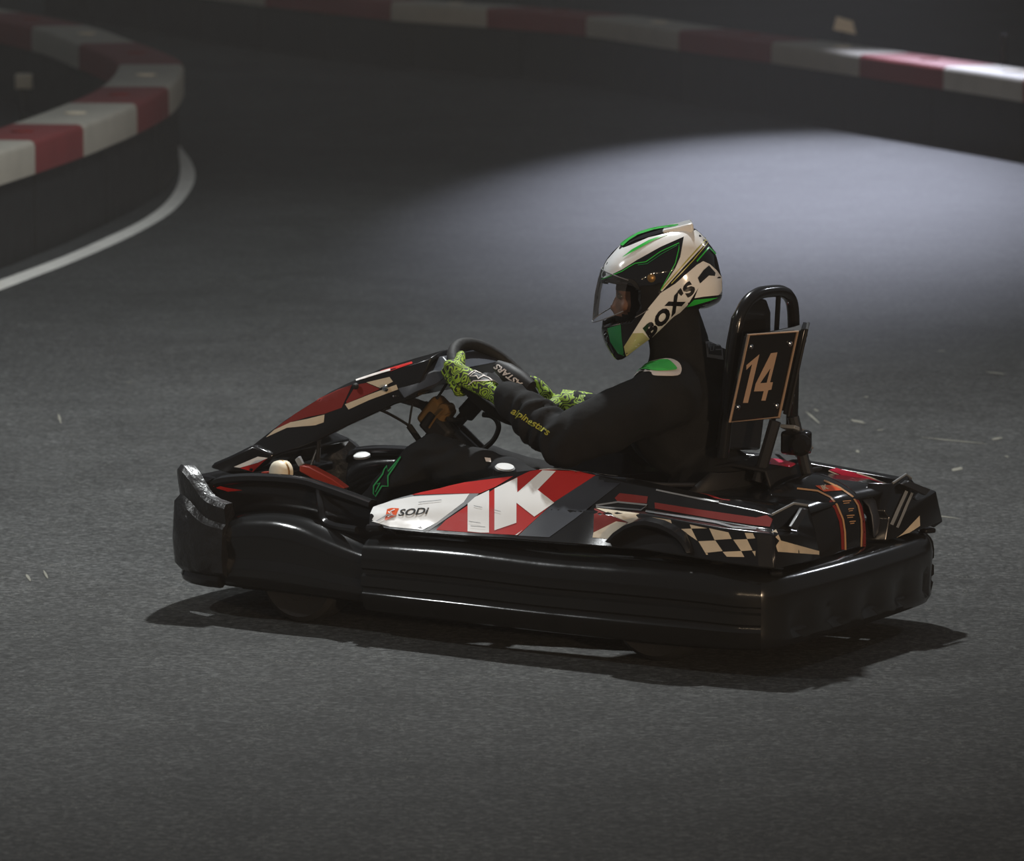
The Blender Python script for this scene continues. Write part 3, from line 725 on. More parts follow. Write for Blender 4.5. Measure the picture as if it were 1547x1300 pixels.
# ---- steering
HUB = PY(747, 577, 0); CA = Vector((.70, 0, -.714)); WU = Vector((.714, 0, .70)); WV = Vector((0, 1, 0)); WR = .142
def rimpt(a, r=WR): return HUB + (WV * math.cos(a) + WU * math.sin(a)) * r
SW = MB().tube([rimpt(2 * PI * i / 48) for i in range(48)], .0165, 14, closed=True).build('steering_wheel', 'rubber', kart)
for a in (.2, PI - .2, -PI / 2):
    MB().tube([HUB + CA * .03, rimpt(a, .08) + CA * .015, rimpt(a, WR - .01)], [.014, .011, .009], 10).build('spoke', 'darksteel', SW)
MB().lathe(HUB + CA * .05, -CA, [(.03, 0), (.04, .02), (.04, .045), (.03, .055), (.001, .056)], 20).build('hub', 'matte', SW)
MB().tube([HUB + CA * .04, HUB + CA * .30], .015, 12).build('steering_column', 'darksteel', kart)
MB().tube([HUB + CA * .05, HUB + CA * .13], .026, 12).build('column_clamp', 'matte', kart)
# column support legs, brass block, cables
MB().tube([PY(640, 612, .03), PY(690, 655, .03), PY(742, 703, .03)], .015, 10).build('column_support', 'darksteel', kart)
MB().tube([PY(650, 606, -.05), PY(702, 650, -.05), PY(752, 700, -.05)], .010, 10).build('column_support', 'darksteel', kart)
MB().tube([PY(600, 600, .02), PY(628, 608, .02), PY(645, 614, .02)], .012, 10).build('fairing_strut', 'darksteel', kart)
bb = PY(660, 626, .04)
BR = MB().box(bb, (.035, .028, .045), Matrix.Rotation(-.7, 3, 'Y')).build('bearing_block', 'brass', kart, bevel=.012, seg=3)
MB().box(bb + Vector((-.01, .0, -.035)), (.045, .034, .03), Matrix.Rotation(-.7, 3, 'Y')).build('block_cover', 'matte', BR, bevel=.01)
MB().lathe(PY(672, 618, .06), (0, 1, 0), [(.016, -.03), (.018, .0), (.016, .01), (.001, .012)], 14).build('block_cap', 'brass', BR)
MB().tube(spline([PY(648, 646, .08), PY(660, 628, .08), PY(670, 618, .08)], 4), .003, 6).build('cable_tie', 'brass', BR)
for c_, r_ in [([(660, 602), (668, 590), (678, 573), (677, 565), (672, 560)], .004), ([(570, 617), (590, 626), (618, 643), (625, 655), (634, 664)], .004), ([(618, 642), (620, 628), (623, 610)], .003),
               ([(676, 632), (690, 635), (704, 632)], .006), ([(730, 626), (742, 628), (751, 636), (753, 648), (745, 665), (728, 680), (716, 690)], .0075), ([(648, 650), (643, 658), (637, 668)], .003)]:
    MB().tube(spline([PY(x, y, .06) for x, y in c_], 5), r_, 8).build('cable', 'rubber', kart)
MB().tube([PY(618, 643, .06), PY(633, 664, .06)], .009, 10).build('cable_sleeve', 'rubber', kart)
MB().tube([PY(556, 797, .47), PY(575, 797, .475)], .010, 8).build('pod_clamp', 'black', kart)

# ================================================================== kart graphics
S = Surf([POD[0]], maxlen=16)
P0 = POD[0]
Z5 = zm(540, 680, .2456)
S.poly('white_panel', 'white', P0, Z5((65, 430), (90, 335), (340, 285), (690, 268), (655, 320), (490, 445), (400, 490), (200, 470)))
S.poly('grey_edge', 'grey', P0, Z5((95, 328), (340, 262), (345, 278), (750, 262), (720, 300), (440, 495), (400, 500), (460, 462), (680, 285), (345, 290), (90, 338)), .0008)
S.poly('red_stripe', 'red', P0, Z5((335, 275), (560, 212), (760, 185), (960, 160), (850, 225), (755, 265), (560, 268)))
S.poly('red_field', 'red', P0, Z5((485, 490), (545, 430), (680, 340), (840, 240), (985, 165), (1060, 130), (1130, 118), (1240, 125), (1350, 130), (1465, 155), (1210, 320), (990, 522), (760, 510), (590, 498)))
S.poly('number_one', 'white', P0, Z5((680, 330), (725, 290), (812, 248), (812, 508), (760, 508), (680, 500)), .0022)
S.poly('letter_k', 'white', P0, Z5((845, 238), (985, 170), (985, 262), (1140, 125), (1222, 130), (1110, 245), (1212, 325), (1090, 410), (980, 325), (980, 448), (845, 494)), .0022)
S.poly('white_chip', 'white', P0, Z5((972, 523), (1018, 492), (985, 523)), .0022)
S.poly('dark_band', 'band', P0, Z5((1465, 155), (1660, 170), (1480, 310), (1340, 420), (1180, 535), (990, 525), (1210, 320)), .0010)
S.line('silver_edge', 'greypatch', P0, Z5((1120, 118), (1240, 115), (1360, 124), (1480, 143), (1600, 158)), 2.6, .0026)
S.text('brand_lettering', 'matte', P0, 'SODi', (602, 780), (45, -3.5), (2.2, -10), .02, .0026, .15)
S.poly('brand_mark', 'orange', P0, Z5((170, 430), (185, 365), (212, 358), (258, 360), (240, 402), (225, 410), (180, 432)), .0026)
S.line('brand_mark_curl', 'white', P0, Z5((232, 368), (205, 380), (218, 398), (190, 412)), 1.6, .0034)
for ln in [((120, 440), (190, 400), (240, 405)), ((375, 480), (395, 475), (400, 485)), ((690, 440), (760, 450)), ((700, 468), (790, 475)), ((845, 370), (885, 380)), ((720, 345), (770, 355)), ((380, 325), (520, 310))]:
    S.line('scratch', 'grey', P0, Z5(*ln), [1.0] + [2.0] * (len(ln) - 2) + [.8], .0038)
Z6 = zm(860, 670, .2456)
S.poly('red_flash', 'red', P0, Z6((0, 148), (80, 140), (110, 150), (60, 158), (0, 160)), .002)
S.poly('dark_red_block', 'darkred', P0, Z6((280, 335), (310, 305), (485, 325), (478, 368), (300, 360)))
S.poly('cream_wedge', 'tan', P0, Z6((160, 395), (430, 430), (428, 478), (380, 490)))
S.poly('dark_red_wedge', 'darkred', P0, Z6((155, 398), (375, 490), (290, 490), (150, 545)))
S.poly('cream_wedge', 'tan', P0, Z6((150, 548), (290, 478), (375, 490), (300, 530), (240, 588), (145, 578)), .0016)
S.poly('dark_red_stripe', 'darkred', P0, Z6((525, 362), (800, 405), (1150, 455), (1215, 440), (1252, 465), (1235, 512), (1130, 500), (900, 465), (528, 400)))
S.poly('red_flash', 'red', P0, Z6((790, 292), (900, 277), (985, 290), (995, 312), (920, 318)), .002)
S.line('ledge_line', 'grey', P0, Z6((470, 415), (700, 452), (900, 485), (1010, 515), (1150, 525)), 3, .0016)  # thin grey lines drawn along the ledge edges
S.line('ledge_line', 'grey', P0, Z6((165, 380), (300, 360), (480, 378), (440, 410), (165, 388)), 2.5, .0016)
S.line('ridge_highlight', 'grey', P0, Z6((535, 285), (680, 315), (800, 340), (920, 360)), 2.2, .0016)  # highlight of the crest, painted on as a grey line
# chequered patch: each cell
def lerp2(a, b, t): return (a[0] + (b[0] - a[0]) * t, a[1] + (b[1] - a[1]) * t)
for c in [[(510, 452), (625, 470), (635, 500), (520, 475)], [(742, 497), (850, 520), (752, 522)], [(685, 525), (752, 522), (790, 598)], [(862, 520), (980, 545), (1000, 585), (895, 592)], [(1080, 548), (1130, 550), (1145, 582), (1095, 585)],
          [(795, 600), (900, 595), (945, 660), (838, 672)], [(1010, 590), (1095, 587), (1128, 655), (1058, 660)], [(945, 665), (1058, 660), (1078, 697), (970, 695)], [(1125, 660), (1147, 660), (1145, 692)], [(838, 675), (850, 672), (872, 722)]]:
    S.poly('chequer_square', 'tan', P0, Z6(*c))
SR = Surf([RF[0], RF[1]], maxlen=14)
SR.poly('cream_wedge', 'tan', RF[0], Z6((1245, 545), (1270, 528), (1300, 595), (1535, 660), (1535, 682), (1250, 662)))
Z7 = zm(1130, 670, .2385)
SR.poly('cream_wedge', 'tan', RF[1], Z7((942, 605), (1085, 455), (1088, 520), (1045, 548)))
SR.line('silver_strake', 'grey', RF[1], Z7((1000, 300), (905, 512)), 5, .003)
SR.line('silver_strake', 'grey', RF[1], Z7((1035, 312), (940, 530)), 4, .003)
SP = Surf([POD[1]], maxlen=16)
SP.poly('red_panel', 'pink', POD[1], Z7((515, 165), (560, 155), (700, 190), (905, 262), (870, 298), (700, 245)))
SP.line('silver_edge', 'greypatch', POD[1], Z7((512, 172), (690, 250), (870, 303), (912, 268), (780, 215), (690, 185)), 1.8, .002)
SE_ = Surf([EC], maxlen=10)
Lb = [(1251, 732), (1262, 745), (1268, 757), (1273, 780), (1276, 810), (1278, 832)]
SE_.line('copper_stripe', 'copper', EC, Z7((310, 285), (440, 300), (520, 340), (560, 385), (600, 480), (612, 560), (615, 670)), 2.6)
SE_.line('copper_stripe', 'copper', EC, Z7((480, 235), (580, 280), (660, 335), (695, 390), (715, 480), (718, 560), (715, 650)), 2.6)
SE_.line('dark_red_stripe', 'darkred', EC, Z7((520, 360), (555, 410), (585, 490), (596, 570), (600, 670)), 4.5, .001)
SE_.line('dark_red_stripe', 'darkred', EC, Z7((680, 340), (712, 400), (730, 490), (735, 560), (735, 650)), 4.5, .001)
SE_.poly('orange_badge', 'orange', EC, Z7((425, 268), (560, 262), (612, 295), (480, 305)), .0014)
SE_.text('badge_lettering', 'cream', EC, 'IK', (1243, 741), (9, -2), (-4, -7), .04, .0022)
for (x, y, wd_) in [(598, 372, 52), (632, 420, 36), (622, 462, 50), (640, 500, 38)]:
    SE_.line('small_print', 'copper', EC, Z7((x, y - 6), (x + wd_ * .3, y - 8), (x + wd_, y - 10)), 1.4, .0016)
    SE_.line('small_print', 'copper', EC, Z7((x + 4, y + 6), (x + wd_ * .8, y + 2)), 1.2, .0016)
ST = Surf([tank], maxlen=10)
Z8 = zm(1050, 420, .2308)
ST.poly('sticker', 'purple', tank, Z8((290, 1158), (358, 1152), (345, 1185)), .0018)
ST.poly('sticker', 'white', tank, Z8((230, 1156), (290, 1160), (345, 1190), (335, 1197)), .0018)
ST.poly('sticker', 'pink', tank, Z8((440, 1175), (560, 1188), (665, 1215), (620, 1238), (470, 1218)), .0018)
ST.poly('sticker', 'purple', tank, Z8((410, 1208), (440, 1176), (500, 1215), (470, 1222)), .0022)
SPL = Surf([PL], maxlen=14)
SPL.poly('digit_one', 'gold', PL, Z8((335, 568), (420, 497), (345, 815), (312, 815), (372, 562), (334, 600)))
SPL.poly('digit_four', 'gold', PL, Z8((495, 490), (538, 484), (490, 680), (508, 680), (498, 728), (478, 732), (460, 800), (432, 800), (448, 738), (384, 740), (395, 690)))
SPL.poly('digit_four_hole', 'black', PL, Z8((490, 590), (466, 682), (425, 685)), .0024)
SF = Surf([FA], maxlen=14)
Z3 = zm(320, 520, .2586)
SF.poly('dark_red_field', 'darkred', FA, Z3((365, 500), (470, 410), (600, 330), (740, 265), (822, 235), (760, 370), (660, 405), (560, 425), (460, 455)))
SF.poly('cream_stripe', 'tan', FA, Z3((318, 543), (365, 500), (460, 455), (560, 435), (660, 410), (655, 455), (605, 472), (440, 487)))
SF.poly('dark_red_field', 'darkred', FA, Z3((845, 235), (905, 225), (985, 260), (930, 285), (790, 345), (785, 335)))
SF.poly('cream_stripe', 'tan', FA, Z3((780, 350), (930, 290), (1080, 235), (1090, 262), (920, 325), (800, 380)), .0016)
SF.poly('cream_stripe', 'tan', FA, Z3((905, 222), (1040, 190), (1060, 218), (985, 255)), .0016)
SF.poly('red_top_line', 'red', FA, Z3((985, 158), (1050, 138), (1170, 103), (1175, 112), (1050, 155), (995, 166)), .002)
SF.line('silver_top_line', 'greypatch', FA, Z3((845, 213), (950, 178), (1045, 150)), 2.4, .003)
SN = Surf([NP], maxlen=14)
SN.poly('white_chevron', 'white', NP, Z3((130, 715), (270, 655), (328, 662), (270, 690), (165, 720)))
SN.poly('red_chevron', 'red', NP, Z3((165, 722), (270, 692), (325, 664), (240, 742)), .0016)
SG = Surf([GR[0]] + [c for c in GR[0].children], maxlen=14)
SG.poly('red_flash', 'red', GR[0], Z3((5, 825), (90, 835), (180, 850), (95, 858), (30, 838)), .002)

# the same graphics on the far side of the kart
def mirrored(src, parent, c=Vector((0, 0, 0)), nrm=Vector((0, 1, 0))):
    me = src.data.copy()
    for v in me.vertices: v.co = v.co - nrm * (2 * (v.co - c).dot(nrm))
    me.flip_normals(); o = bpy.data.objects.new(src.name.split('.')[0], me); COL.objects.link(o); o.parent = parent; return o
for src in [c for c in P0.children if c.name.split('.')[0] in ('white_panel', 'red_stripe', 'red_field', 'dark_band', 'grey_edge', 'chequer_square', 'cream_wedge', 'dark_red_wedge')]: mirrored(src, POD[1])
for par in (FA, NP):
    for src in [c for c in par.children if 'bolt' not in c.name]: mirrored(src, par)
# ================================================================== DRIVER
def k2w(p): return KO + KF * p[0] + KL * p[1] + Vector((0, 0, p[2]))
BASE = Vector((-.50, 0, .10))
person = empty('person', k2w(BASE), KROT)
tag(person, 'driver in black race suit and green white helmet gripping the steering wheel', 'person')
def fused(mb, name, m, parent, voxel, smooth, wrinkle=None, iters=6):
    me = bpy.data.meshes.new('tmp'); me.from_pydata(mb.v, [], mb.f)
    bm = bmesh.new(); bm.from_mesh(me); bmesh.ops.recalc_face_normals(bm, faces=bm.faces); bm.to_mesh(me); bm.free()
    o = bpy.data.objects.new('tmp', me); COL.objects.link(o)
    r = o.modifiers.new('r', 'REMESH'); r.mode = 'VOXEL'; r.voxel_size = voxel
    s_ = o.modifiers.new('s', 'SMOOTH'); s_.factor = smooth; s_.iterations = iters
    dg = bpy.context.evaluated_depsgraph_get(); out = bpy.data.meshes.new_from_object(o.evaluated_get(dg))
    bpy.data.objects.remove(o)
    if wrinkle:
        nn = [v.normal.copy() for v in out.vertices]
        for v, n in zip(out.vertices, nn): v.co = v.co + n * wrinkle(v.co, n)
    for v in out.vertices: v.co = v.co - BASE
    out.name = name
    return link(name, out, m, parent, True, 80)

HF = Vector((math.cos(TH), math.sin(TH), 0)); HLt = Vector((-math.sin(TH), math.cos(TH), 0))   # head looks into the bend
HC = PY(1003, 432, 0)
def HP_(px, py, lat=0):
    c, d = kray(px, py); return c + d * (((HC + HLt * lat) - c).dot(HLt) / d.dot(HLt))
B_ = MB()
def cone(a, b, ra, rb): B_.cone(a, b, ra, rb)
# torso
B_.ellipsoid((-.50, 0, .21), (.15, .175, .12))
B_.ellipsoid((-.50, 0, .36), (.135, .165, .16))
B_.ellipsoid(PY(1030, 625, 0), (.145, .19, .17))
B_.ellipsoid(PY(1025, 590, 0), (.11, .20, .10))
cone(PY(1032, 565, 0), PY(1022, 500, 0), .10, .078)
cone(PY(1040, 560, 0), PY(1078, 562, -.03), .08, .07)
cone(PY(1022, 500, 0), PY(1012, 455, 0), .075, .07)
# arms
shL, elL, wrL = PY(1000, 602, .185), PY(855, 668, .275), PY(772, 602, .205)
shR, elR, wrR = PY(1060, 575, -.185), PY(945, 650, -.25), PY(868, 617, -.19)
for sh, el, wr in ((shL, elL, wrL), (shR, elR, wrR)):
    cone(PY(1030, 590, 0).lerp(sh, .5), sh, .10, .088)
    cone(sh, sh.lerp(el, .5), .088, .078); cone(sh.lerp(el, .5), el, .078, .070)
    cone(el, el.lerp(wr, .5), .068, .062); cone(el.lerp(wr, .5), wr, .066, .052)
# legs
hpL, knL, anL = Vector((-.44, .10, .20)), PY(655, 687, .165), Vector((.62, .13, .17))
hpR, knR, anR = Vector((-.44, -.10, .20)), PY(737, 706, -.13), Vector((.70, -.12, .16))
for hp, kn, an in ((hpL, knL, anL), (hpR, knR, anR)):
    cone(hp, hp.lerp(kn, .5), .10, .088); cone(hp.lerp(kn, .5), kn, .088, .064)
    cone(kn, kn.lerp(an, .35), .062, .066); cone(kn.lerp(an, .35), an, .066, .046)
    cone(an + Vector((-.03, 0, -.04)), an + Vector((.13, 0, -.03)), .040, .034)
# head with face
hr = Matrix((HF, HLt, Vector((0, 0, 1)))).transposed()
B_.ellipsoid(HP_(985, 432), (.098, .076, .115), hr)
B_.ellipsoid(HP_(965, 470), (.062, .055, .055), hr)
B_.cone(HP_(936, 446), HP_(927, 464), .008, .013)                    # nose
B_.ellipsoid(HP_(937, 437), (.014, .05, .010), hr)                    # brow
B_.ellipsoid(HP_(935, 482), (.012, .025, .010), hr)                   # lips
for sd in (1, -1):
    B_.ellipsoid(HP_(990, 450, .078 * sd), (.018, .008, .03), hr); B_.ellipsoid(HP_(945, 462, .035 * sd), (.02, .02, .016), hr)
def wr_(co, n):
    d = 0
    if co.z < .80:
        d += .010 * noise.noise(co * 9) + .006 * noise.noise(Vector((co.x * 22, co.y * 10, co.z * 16)))
        e = (co - elL.lerp(wrL, .35)).length
        if e < .17: d += .011 * (1 - e / .17) * math.sin((co - elL).dot((wrL - elL).normalized()) * 120 + 4 * noise.noise(co * 12))
        e = (co - knL).length
        if e < .22: d += .005 * (1 - e / .22) * math.sin((co.x * .5 + co.z * 1.2) * 90 + 3 * noise.noise(co * 10))
    return d
BODY = fused(B_, 'body', 'suit', person, .010, .5, wr_, 4)
BODY.data.materials.append(M['skin'])
for p in BODY.data.polygons:
    c = p.center + BASE
    if HP_(935, 474).z < c.z < HP_(935, 437).z and (c - HP_(985, 432)).dot(HF) > .062: p.material_index = 1
for sd in (1, -1):
    MB(BASE).ellipsoid(HP_(938, 447, .032 * sd), (.011, .011, .009), hr, 12, 8).build('eye', 'eye', BODY)

# ---- gloves on the wheel
def glove(name, a, wrist, s):
    """a: angle on the rim; s: +1 left, -1 right. fingers wrap the rim, palm on the driver's side"""
    G = MB(); rc = rimpt(a); out_ = (WV * math.cos(a) + WU * math.sin(a)); tg = (-WV * math.sin(a) + WU * math.cos(a)) * s; back = -CA
    palm = rc + out_ * .030 + back * .030; knu = []
    for i, (o_, ln, r) in enumerate([(.036, 1.0, .0115), (.013, 1.08, .0118), (-.010, 1.0, .0113), (-.032, .85, .0102)]):
        k0 = rc + out_ * .036 + tg * o_ + back * .012; knu.append(k0)
        pts = []
        for j, ang in enumerate([20, -35, -85, -140, -190]):
            rr = .0300 if j < 4 else .028; t = math.radians(ang * (ln if j else 1))
            pts.append(rc + tg * (o_ * .95) + out_ * rr * math.cos(t) + back * rr * math.sin(t))
        pts = [k0] + pts
        for p, q, r0, r1 in zip(pts, pts[1:], [r * 1.15, r * 1.05, r, r * .95, r * .9], [r * 1.05, r, r * .95, r * .9, r * .8]): G.cone(p, q, r0, r1, 10, 4)
        G.cone(palm.lerp(wrist, .35), k0, .017, .013, 10, 4)
    for f in (0, .33, .66, 1):
        p = knu[0].lerp(knu[3], f); G.cone(p.lerp(palm, .4), wrist, .020, .027, 10, 4)
    th0 = palm + tg * .022 - out_ * .012
    tp = [th0, rc + tg * .045 + back * .034 - out_ * .002, rc + tg * .062 + back * .028 - out_ * .022, rc + tg * .072 + back * .008 - out_ * .032]
    for p, q, r0, r1 in zip(tp, tp[1:], [.018, .0135, .012], [.0135, .012, .0105]): G.cone(p, q, r0, r1, 10, 4)
    G.cone(wrist, wrist + (wrist - palm).normalized() * .05, .031, .036, 12, 4)
    return fused(G, name, 'glove', person, .0042, .5, None, 2)
GL = glove('glove', math.radians(14), wrL + Vector((.03, 0, .004)), 1)
GRt = glove('glove', math.radians(180 + 42), wrR + Vector((.01, 0, 0.005)), -1)
# right glove gauntlet and strap
gd = (elR - wrR).normalized()
gm = MB(BASE).tube([wrR - gd * .05, wrR - gd * .02, wrR + gd * .01, wrR + gd * .03], [.036, .046, .055, .058], 18).build('glove_gauntlet', 'glove', GRt)
sa, sb = PY(751, 552, .17), PY(803, 585, .19)
strap = MB(BASE).tube([sa, sa.lerp(sb, .3), sa.lerp(sb, .7), sb], [.016, .026, .027, .018], 14).build('glove_strap', 'matte', GL)

# ---- helmet
Z1 = zm(860, 310, .2)
def inv1(pts): return Z1(*pts)
outl = Z1((262, 880), (240, 915), (240, 955), (268, 1050), (330, 1150), (390, 1200), (430, 1140), (600, 1012), (700, 948), (790, 860), (890, 785), (1045, 772), (1140, 725), (1156, 680), (1156, 550), (1140, 500), (1118, 400), (1092, 335), (1045, 275), (1000, 222), (945, 176), (880, 150), (760, 160), (640, 178), (520, 212), (450, 252), (385, 305), (335, 350), (285, 410), (255, 470), (240, 530), (222, 650), (226, 780))
U = [HP_(*p) for p in outl]
def uz(p): d = p - HC; return (d.dot(HF), d.z)
OUT2 = [uz(p) for p in U]
def radial(poly, ang, closed=True):
    dx, dz = math.cos(ang), math.sin(ang); best = None
    for i in range(len(poly) if closed else len(poly) - 1):
        a = poly[i]; b_ = poly[(i + 1) % len(poly)]
        ex, ez = b_[0] - a[0], b_[1] - a[1]; det = dx * (-ez) + ex * dz
        if abs(det) < 1e-9: continue
        t = (a[0] * (-ez) + ex * a[1]) / det; u = (dx * a[1] - dz * a[0]) / det
        if t > 0 and -1e-6 <= u <= 1.000001 and (best is None or t > best): best = t
    return best
NPH, NLA = 168, 64
rad = [radial(OUT2, 2 * PI * i / NPH) or .1 for i in range(NPH)]
for _ in range(3): rad = [(rad[i - 1] + 3 * rad[i] + rad[(i + 1) % NPH]) / 5 for i in range(NPH)]
HW = .128
def shell_pt(r, ang, la, k=1.0):
    g = abs(math.cos(la)) ** .72; h = abs(math.sin(la)) ** .92 * (1 if la >= 0 else -1)
    return HC + (HF * math.cos(ang) + Vector((0, 0, 1)) * math.sin(ang)) * (r * g * k) + HLt * (HW * h * k)
las = [-PI / 2 + PI * (i + .02) / (NLA + .04) for i in range(NLA + 1)]
port = [uz(HP_(*p)) for p in Z1((150, 560), (250, 568), (440, 562), (505, 600), (528, 690), (505, 780), (470, 838), (330, 868), (262, 885), (100, 900))]
def inside(p, poly):
    c = False; j = len(poly) - 1
    for i in range(len(poly)):
        a, b_ = poly[i], poly[j]
        if (a[1] > p[1]) != (b_[1] > p[1]) and p[0] < (b_[0] - a[0]) * (p[1] - a[1]) / (b_[1] - a[1]) + a[0]: c = not c
        j = i
    return c
hm = MB(BASE); hm.grid([[shell_pt(rad[i], 2 * PI * i / NPH, la) for la in las] for i in range(NPH)], cv=True)
hm.f = [f for f in hm.f if not inside(uz(sum((hm.v[i] for i in f), Vector()) / 4), port)]
HEL = hm.build('helmet', 'helmet', person, angle=70, solid=.012)
HEL.data.materials.append(M['lining'])
HEL.modifiers['thick'].material_offset = 1; HEL.modifiers['thick'].material_offset_rim = 1
for md in HEL.modifiers: md.offset = -1
# clear shield
vf = [uz(HP_(*p)) for p in Z1((262, 440), (243, 490), (222, 560), (200, 660), (187, 780), (180, 874), (176, 900))]
a0 = math.atan2(*uz(HP_(*Z1((250, 478))[0]))[::-1]); a1 = math.atan2(*uz(HP_(*Z1((181, 872))[0]))[::-1])
if a1 < 0: a1 += 2 * PI
if a0 < 0: a0 += 2 * PI
rows = []
for i in range(15):
    an = a0 + ((a1 - a0 + PI) % (2 * PI) - PI) * i / 14; r = radial(vf, an, False) or .19
    rows.append([shell_pt(r, an, la, 1.012) for la in [math.radians(-62 + 124 * j / 24) for j in range(25)]])
VI = MB(BASE).grid(rows).build('visor', 'visor', HEL, angle=80)
MB(BASE).tube(rows[-1], .0016, 6).build('visor_edge', 'dimgrey', VI); MB(BASE).tube(rows[0], .0016, 6).build('visor_edge', 'dimgrey', VI)
# gasket round the eye port, pivot, top spoiler, chin vent
Sh = Surf([HEL], BASE, 9)
Sh.line('port_gasket', 'rubber', HEL, spl2(Z1((250, 572), (440, 566), (505, 604), (526, 690), (503, 780), (468, 835), (340, 866)), 4), 6, .003)
Sh.line('port_bead', 'dimgrey', HEL, spl2(Z1((270, 918), (380, 895), (500, 845), (600, 785)), 4), 1.2, .003)
Hz = lambda *pts: Z1(*pts)
Sh.poly('white_crown', 'white', HEL, Hz((245, 545), (248, 485), (290, 412), (385, 305), (410, 322), (470, 300), (600, 245), (830, 192), (925, 150), (938, 180), (905, 215), (865, 238), (690, 315), (510, 415), (400, 485), (270, 548)))
Sh.poly('crown_black', 'helmet', HEL, Hz((412, 318), (460, 275), (560, 225), (700, 185), (880, 150), (905, 165), (760, 195), (600, 240), (500, 268), (440, 300)), .002)
Sh.poly('green_crest', 'green', HEL, Hz((388, 304), (450, 246), (520, 208), (640, 174), (760, 156), (880, 146), (860, 158), (760, 172), (640, 192), (520, 230), (455, 272), (412, 312)), .004)
Sh.poly('green_stroke', 'green', HEL, Hz((400, 398), (480, 335), (600, 268), (780, 205), (640, 268), (500, 345)), .003)
Sh.line('green_pinstripe', 'green', HEL, Hz((250, 560), (400, 500), (455, 465), (500, 440), (580, 428), (690, 352), (830, 288), (828, 330), (800, 440), (745, 540), (690, 640)), 1.3, .003)
Sh.line('green_pinstripe', 'darkgreen', HEL, Hz((520, 452), (590, 442), (700, 368), (815, 306)), 1.0, .003)
Sh.poly('white_rear_band', 'white', HEL, Hz((865, 238), (905, 215), (955, 182), (1042, 268), (1010, 310), (860, 470), (700, 650), (688, 640), (800, 478), (838, 390)))
Sh.line('yellow_pinstripe', 'yellow', HEL, Hz((1028, 262), (900, 405), (700, 632)), 1.8, .003)
Sh.line('yellow_pinstripe', 'yellow', HEL, Hz((1044, 282), (930, 420), (770, 590)), 1.4, .003)
Sh.line('green_pinstripe', 'green', HEL, Hz((1100, 370), (1050, 320), (960, 425)), 2.2, .003)
Sh.poly('white_lower_band', 'white', HEL, Hz((415, 1065), (500, 930), (600, 772), (690, 662), (800, 592), (960, 452), (1010, 422), (1060, 445), (1110, 490), (1150, 545), (1151, 675), (1010, 690), (945, 700), (975, 622), (890, 755), (700, 940), (428, 1136)))
Sh.poly('olive_tip', 'olive', HEL, Hz((415, 1065), (480, 965), (555, 960), (600, 1005), (428, 1136)), .0022)
Sh.poly('scoop', 'helmet', HEL, Hz((968, 548), (1010, 490), (1050, 455), (1098, 510), (1094, 535), (1050, 530), (985, 590)), .003)
Sh.poly('green_chin', 'darkgreen', HEL, Hz((290, 928), (390, 898), (398, 1010), (415, 1135), (370, 1118), (312, 1030)))
Sh.poly('green_under', 'green', HEL, Hz((885, 765), (940, 712), (1125, 695), (1060, 718), (930, 755)), .002)
Sh.text('helmet_lettering', 'helmet', HEL, "BOX'S", Z1((607, 1008))[0], (70.5, -73), (-11, -17), .06, .0026, 0, 1.12)
p = Sh.hit(*Z1((620, 550))[0], .001); MB(BASE).lathe(p, HLt, [(.011, -.004), (.011, .003), (.007, .006), (.001, .007)], 18).build('visor_pivot', 'brass', HEL)
sp = [HP_(*q, .0) for q in Z1((700, 170), (800, 150), (885, 128), (930, 118), (938, 180), (900, 205), (800, 205), (700, 215))]
spm = MB(BASE); n = len(sp); spm.add([p + HLt * .055 for p in sp] + [p - HLt * .055 for p in sp], [tuple(range(n)), tuple(range(n, 2 * n))[::-1]] + [(i, i + n, (i + 1) % n + n, (i + 1) % n) for i in range(n)])
spm.build('spoiler', 'white', HEL, bevel=.006, seg=3)

for src in [c for c in HEL.children if c.name.split('.')[0] in ('white_crown', 'crown_black', 'green_crest', 'green_stroke', 'green_pinstripe', 'white_rear_band', 'yellow_pinstripe', 'white_lower_band', 'olive_tip', 'scoop', 'green_chin', 'green_under', 'port_gasket')]:
    mirrored(src, HEL, HC - BASE, HLt)
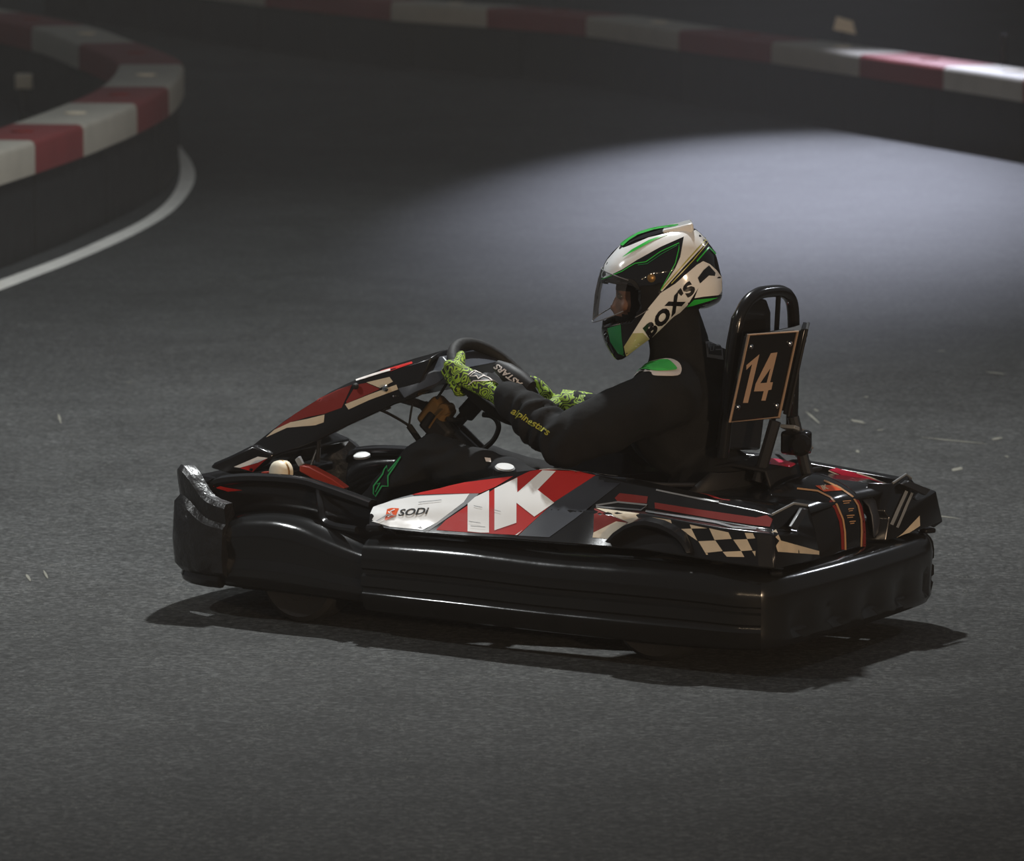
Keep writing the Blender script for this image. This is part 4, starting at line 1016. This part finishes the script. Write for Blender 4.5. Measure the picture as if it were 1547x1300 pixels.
# ---- suit details
Sb = Surf([BODY], BASE, 10)
Z5b = zm(780, 520, .2198)
Sb.poly('shoulder_patch_edge', 'greypatch', BODY, spl2(Z5b((790, 200), (850, 145), (960, 110), (1060, 103), (1120, 135), (1132, 185), (1105, 218), (1000, 220), (940, 215), (915, 190)), 3, True), .003)
Sb.poly('shoulder_patch', 'patch', BODY, spl2(Z5b((820, 185), (870, 140), (960, 118), (1040, 112), (1085, 150), (1100, 178), (1050, 188), (960, 190), (880, 178)), 3, True), .005)
Sb.poly('collar_patch', 'dimgrey', BODY, zm(860, 310, .2)((1022, 1032), (1150, 1020), (1162, 1170), (1040, 1150)), .003)
Sb.poly('collar_patch_print', 'matte', BODY, zm(860, 310, .2)((1032, 1042), (1142, 1034), (1150, 1145), (1052, 1130)), .005)
zc = zm(860, 310, .2)
for q in [((1060, 1055), (1085, 1055), (1085, 1110), (1062, 1110), (1060, 1085)), ((1100, 1055), (1135, 1052)), ((1100, 1078), (1138, 1076)), ((1102, 1105), (1142, 1104)), ((1050, 1142), (1152, 1158))]:
    Sb.line('collar_patch_print', 'dimgrey', BODY, zc(*q), 1.4, .007)
Z3b = zm(320, 520, .2586)
Sb.line('leg_star_emblem', 'thread', BODY, Z3b((1110, 658), (1070, 720), (1035, 770), (1035, 828), (1000, 828), (962, 888), (950, 870), (952, 828), (1005, 760), (1022, 706), (1036, 745)), 2.0, .004, closed=True)
Sb.line('leg_star_emblem', 'thread', BODY, Z3b((962, 862), (990, 810), (970, 818)), 1.6, .004)
Z2 = zm(600, 490, .1939)
Sb.text('sleeve_lettering', 'goldthread', BODY, 'alpinestars', Z2((880, 705))[0], (56, 34), (7, -12), .02, .004, .2)
Sb.poly('knee_emblem', 'greypatch', BODY, [(732, 692), (741, 693), (742, 699), (734, 698)], .004)
SG_ = Surf([GL], BASE, 7)
SG_.poly('knuckle_panel', 'matte', GL, Z2((555, 400), (620, 345), (700, 355), (800, 405), (740, 435), (580, 440)), .002)
SG_.line('glove_star_emblem', 'greypatch', GL, Z2((570, 405), (615, 370), (660, 378), (680, 365), (685, 385), (780, 400), (670, 405), (635, 425), (620, 405)), 1.4, .0035, closed=True)
SG_.line('glove_piping', 'greypatch', GL, Z2((555, 395), (620, 348), (720, 360), (805, 403), (740, 440), (600, 440), (560, 470)), 1.3, .003)
SS = Surf([strap], BASE, 8)
SS.text('strap_lettering', 'greypatch', strap, 'ASTARS', Z2((985, 458))[0], (-38, -29), (-8, 5), .03, .002)
# gauge on the fuel filler by the knee
g_ = PY(763, 706, .22); go_ = MB().lathe(g_, (-.2, .15, .95), [(.026, -.012), (.027, 0), (.024, .004), (.001, .005)], 22).build('round_badge', 'white', kart)
MB().lathe(g_ - Vector((-.2, .15, .95)).normalized() * .012, (-.2, .15, .95), [(.031, -.01), (.031, .008), (.028, .012), (.026, .012)], 22).build('badge_ring', 'matte', go_)
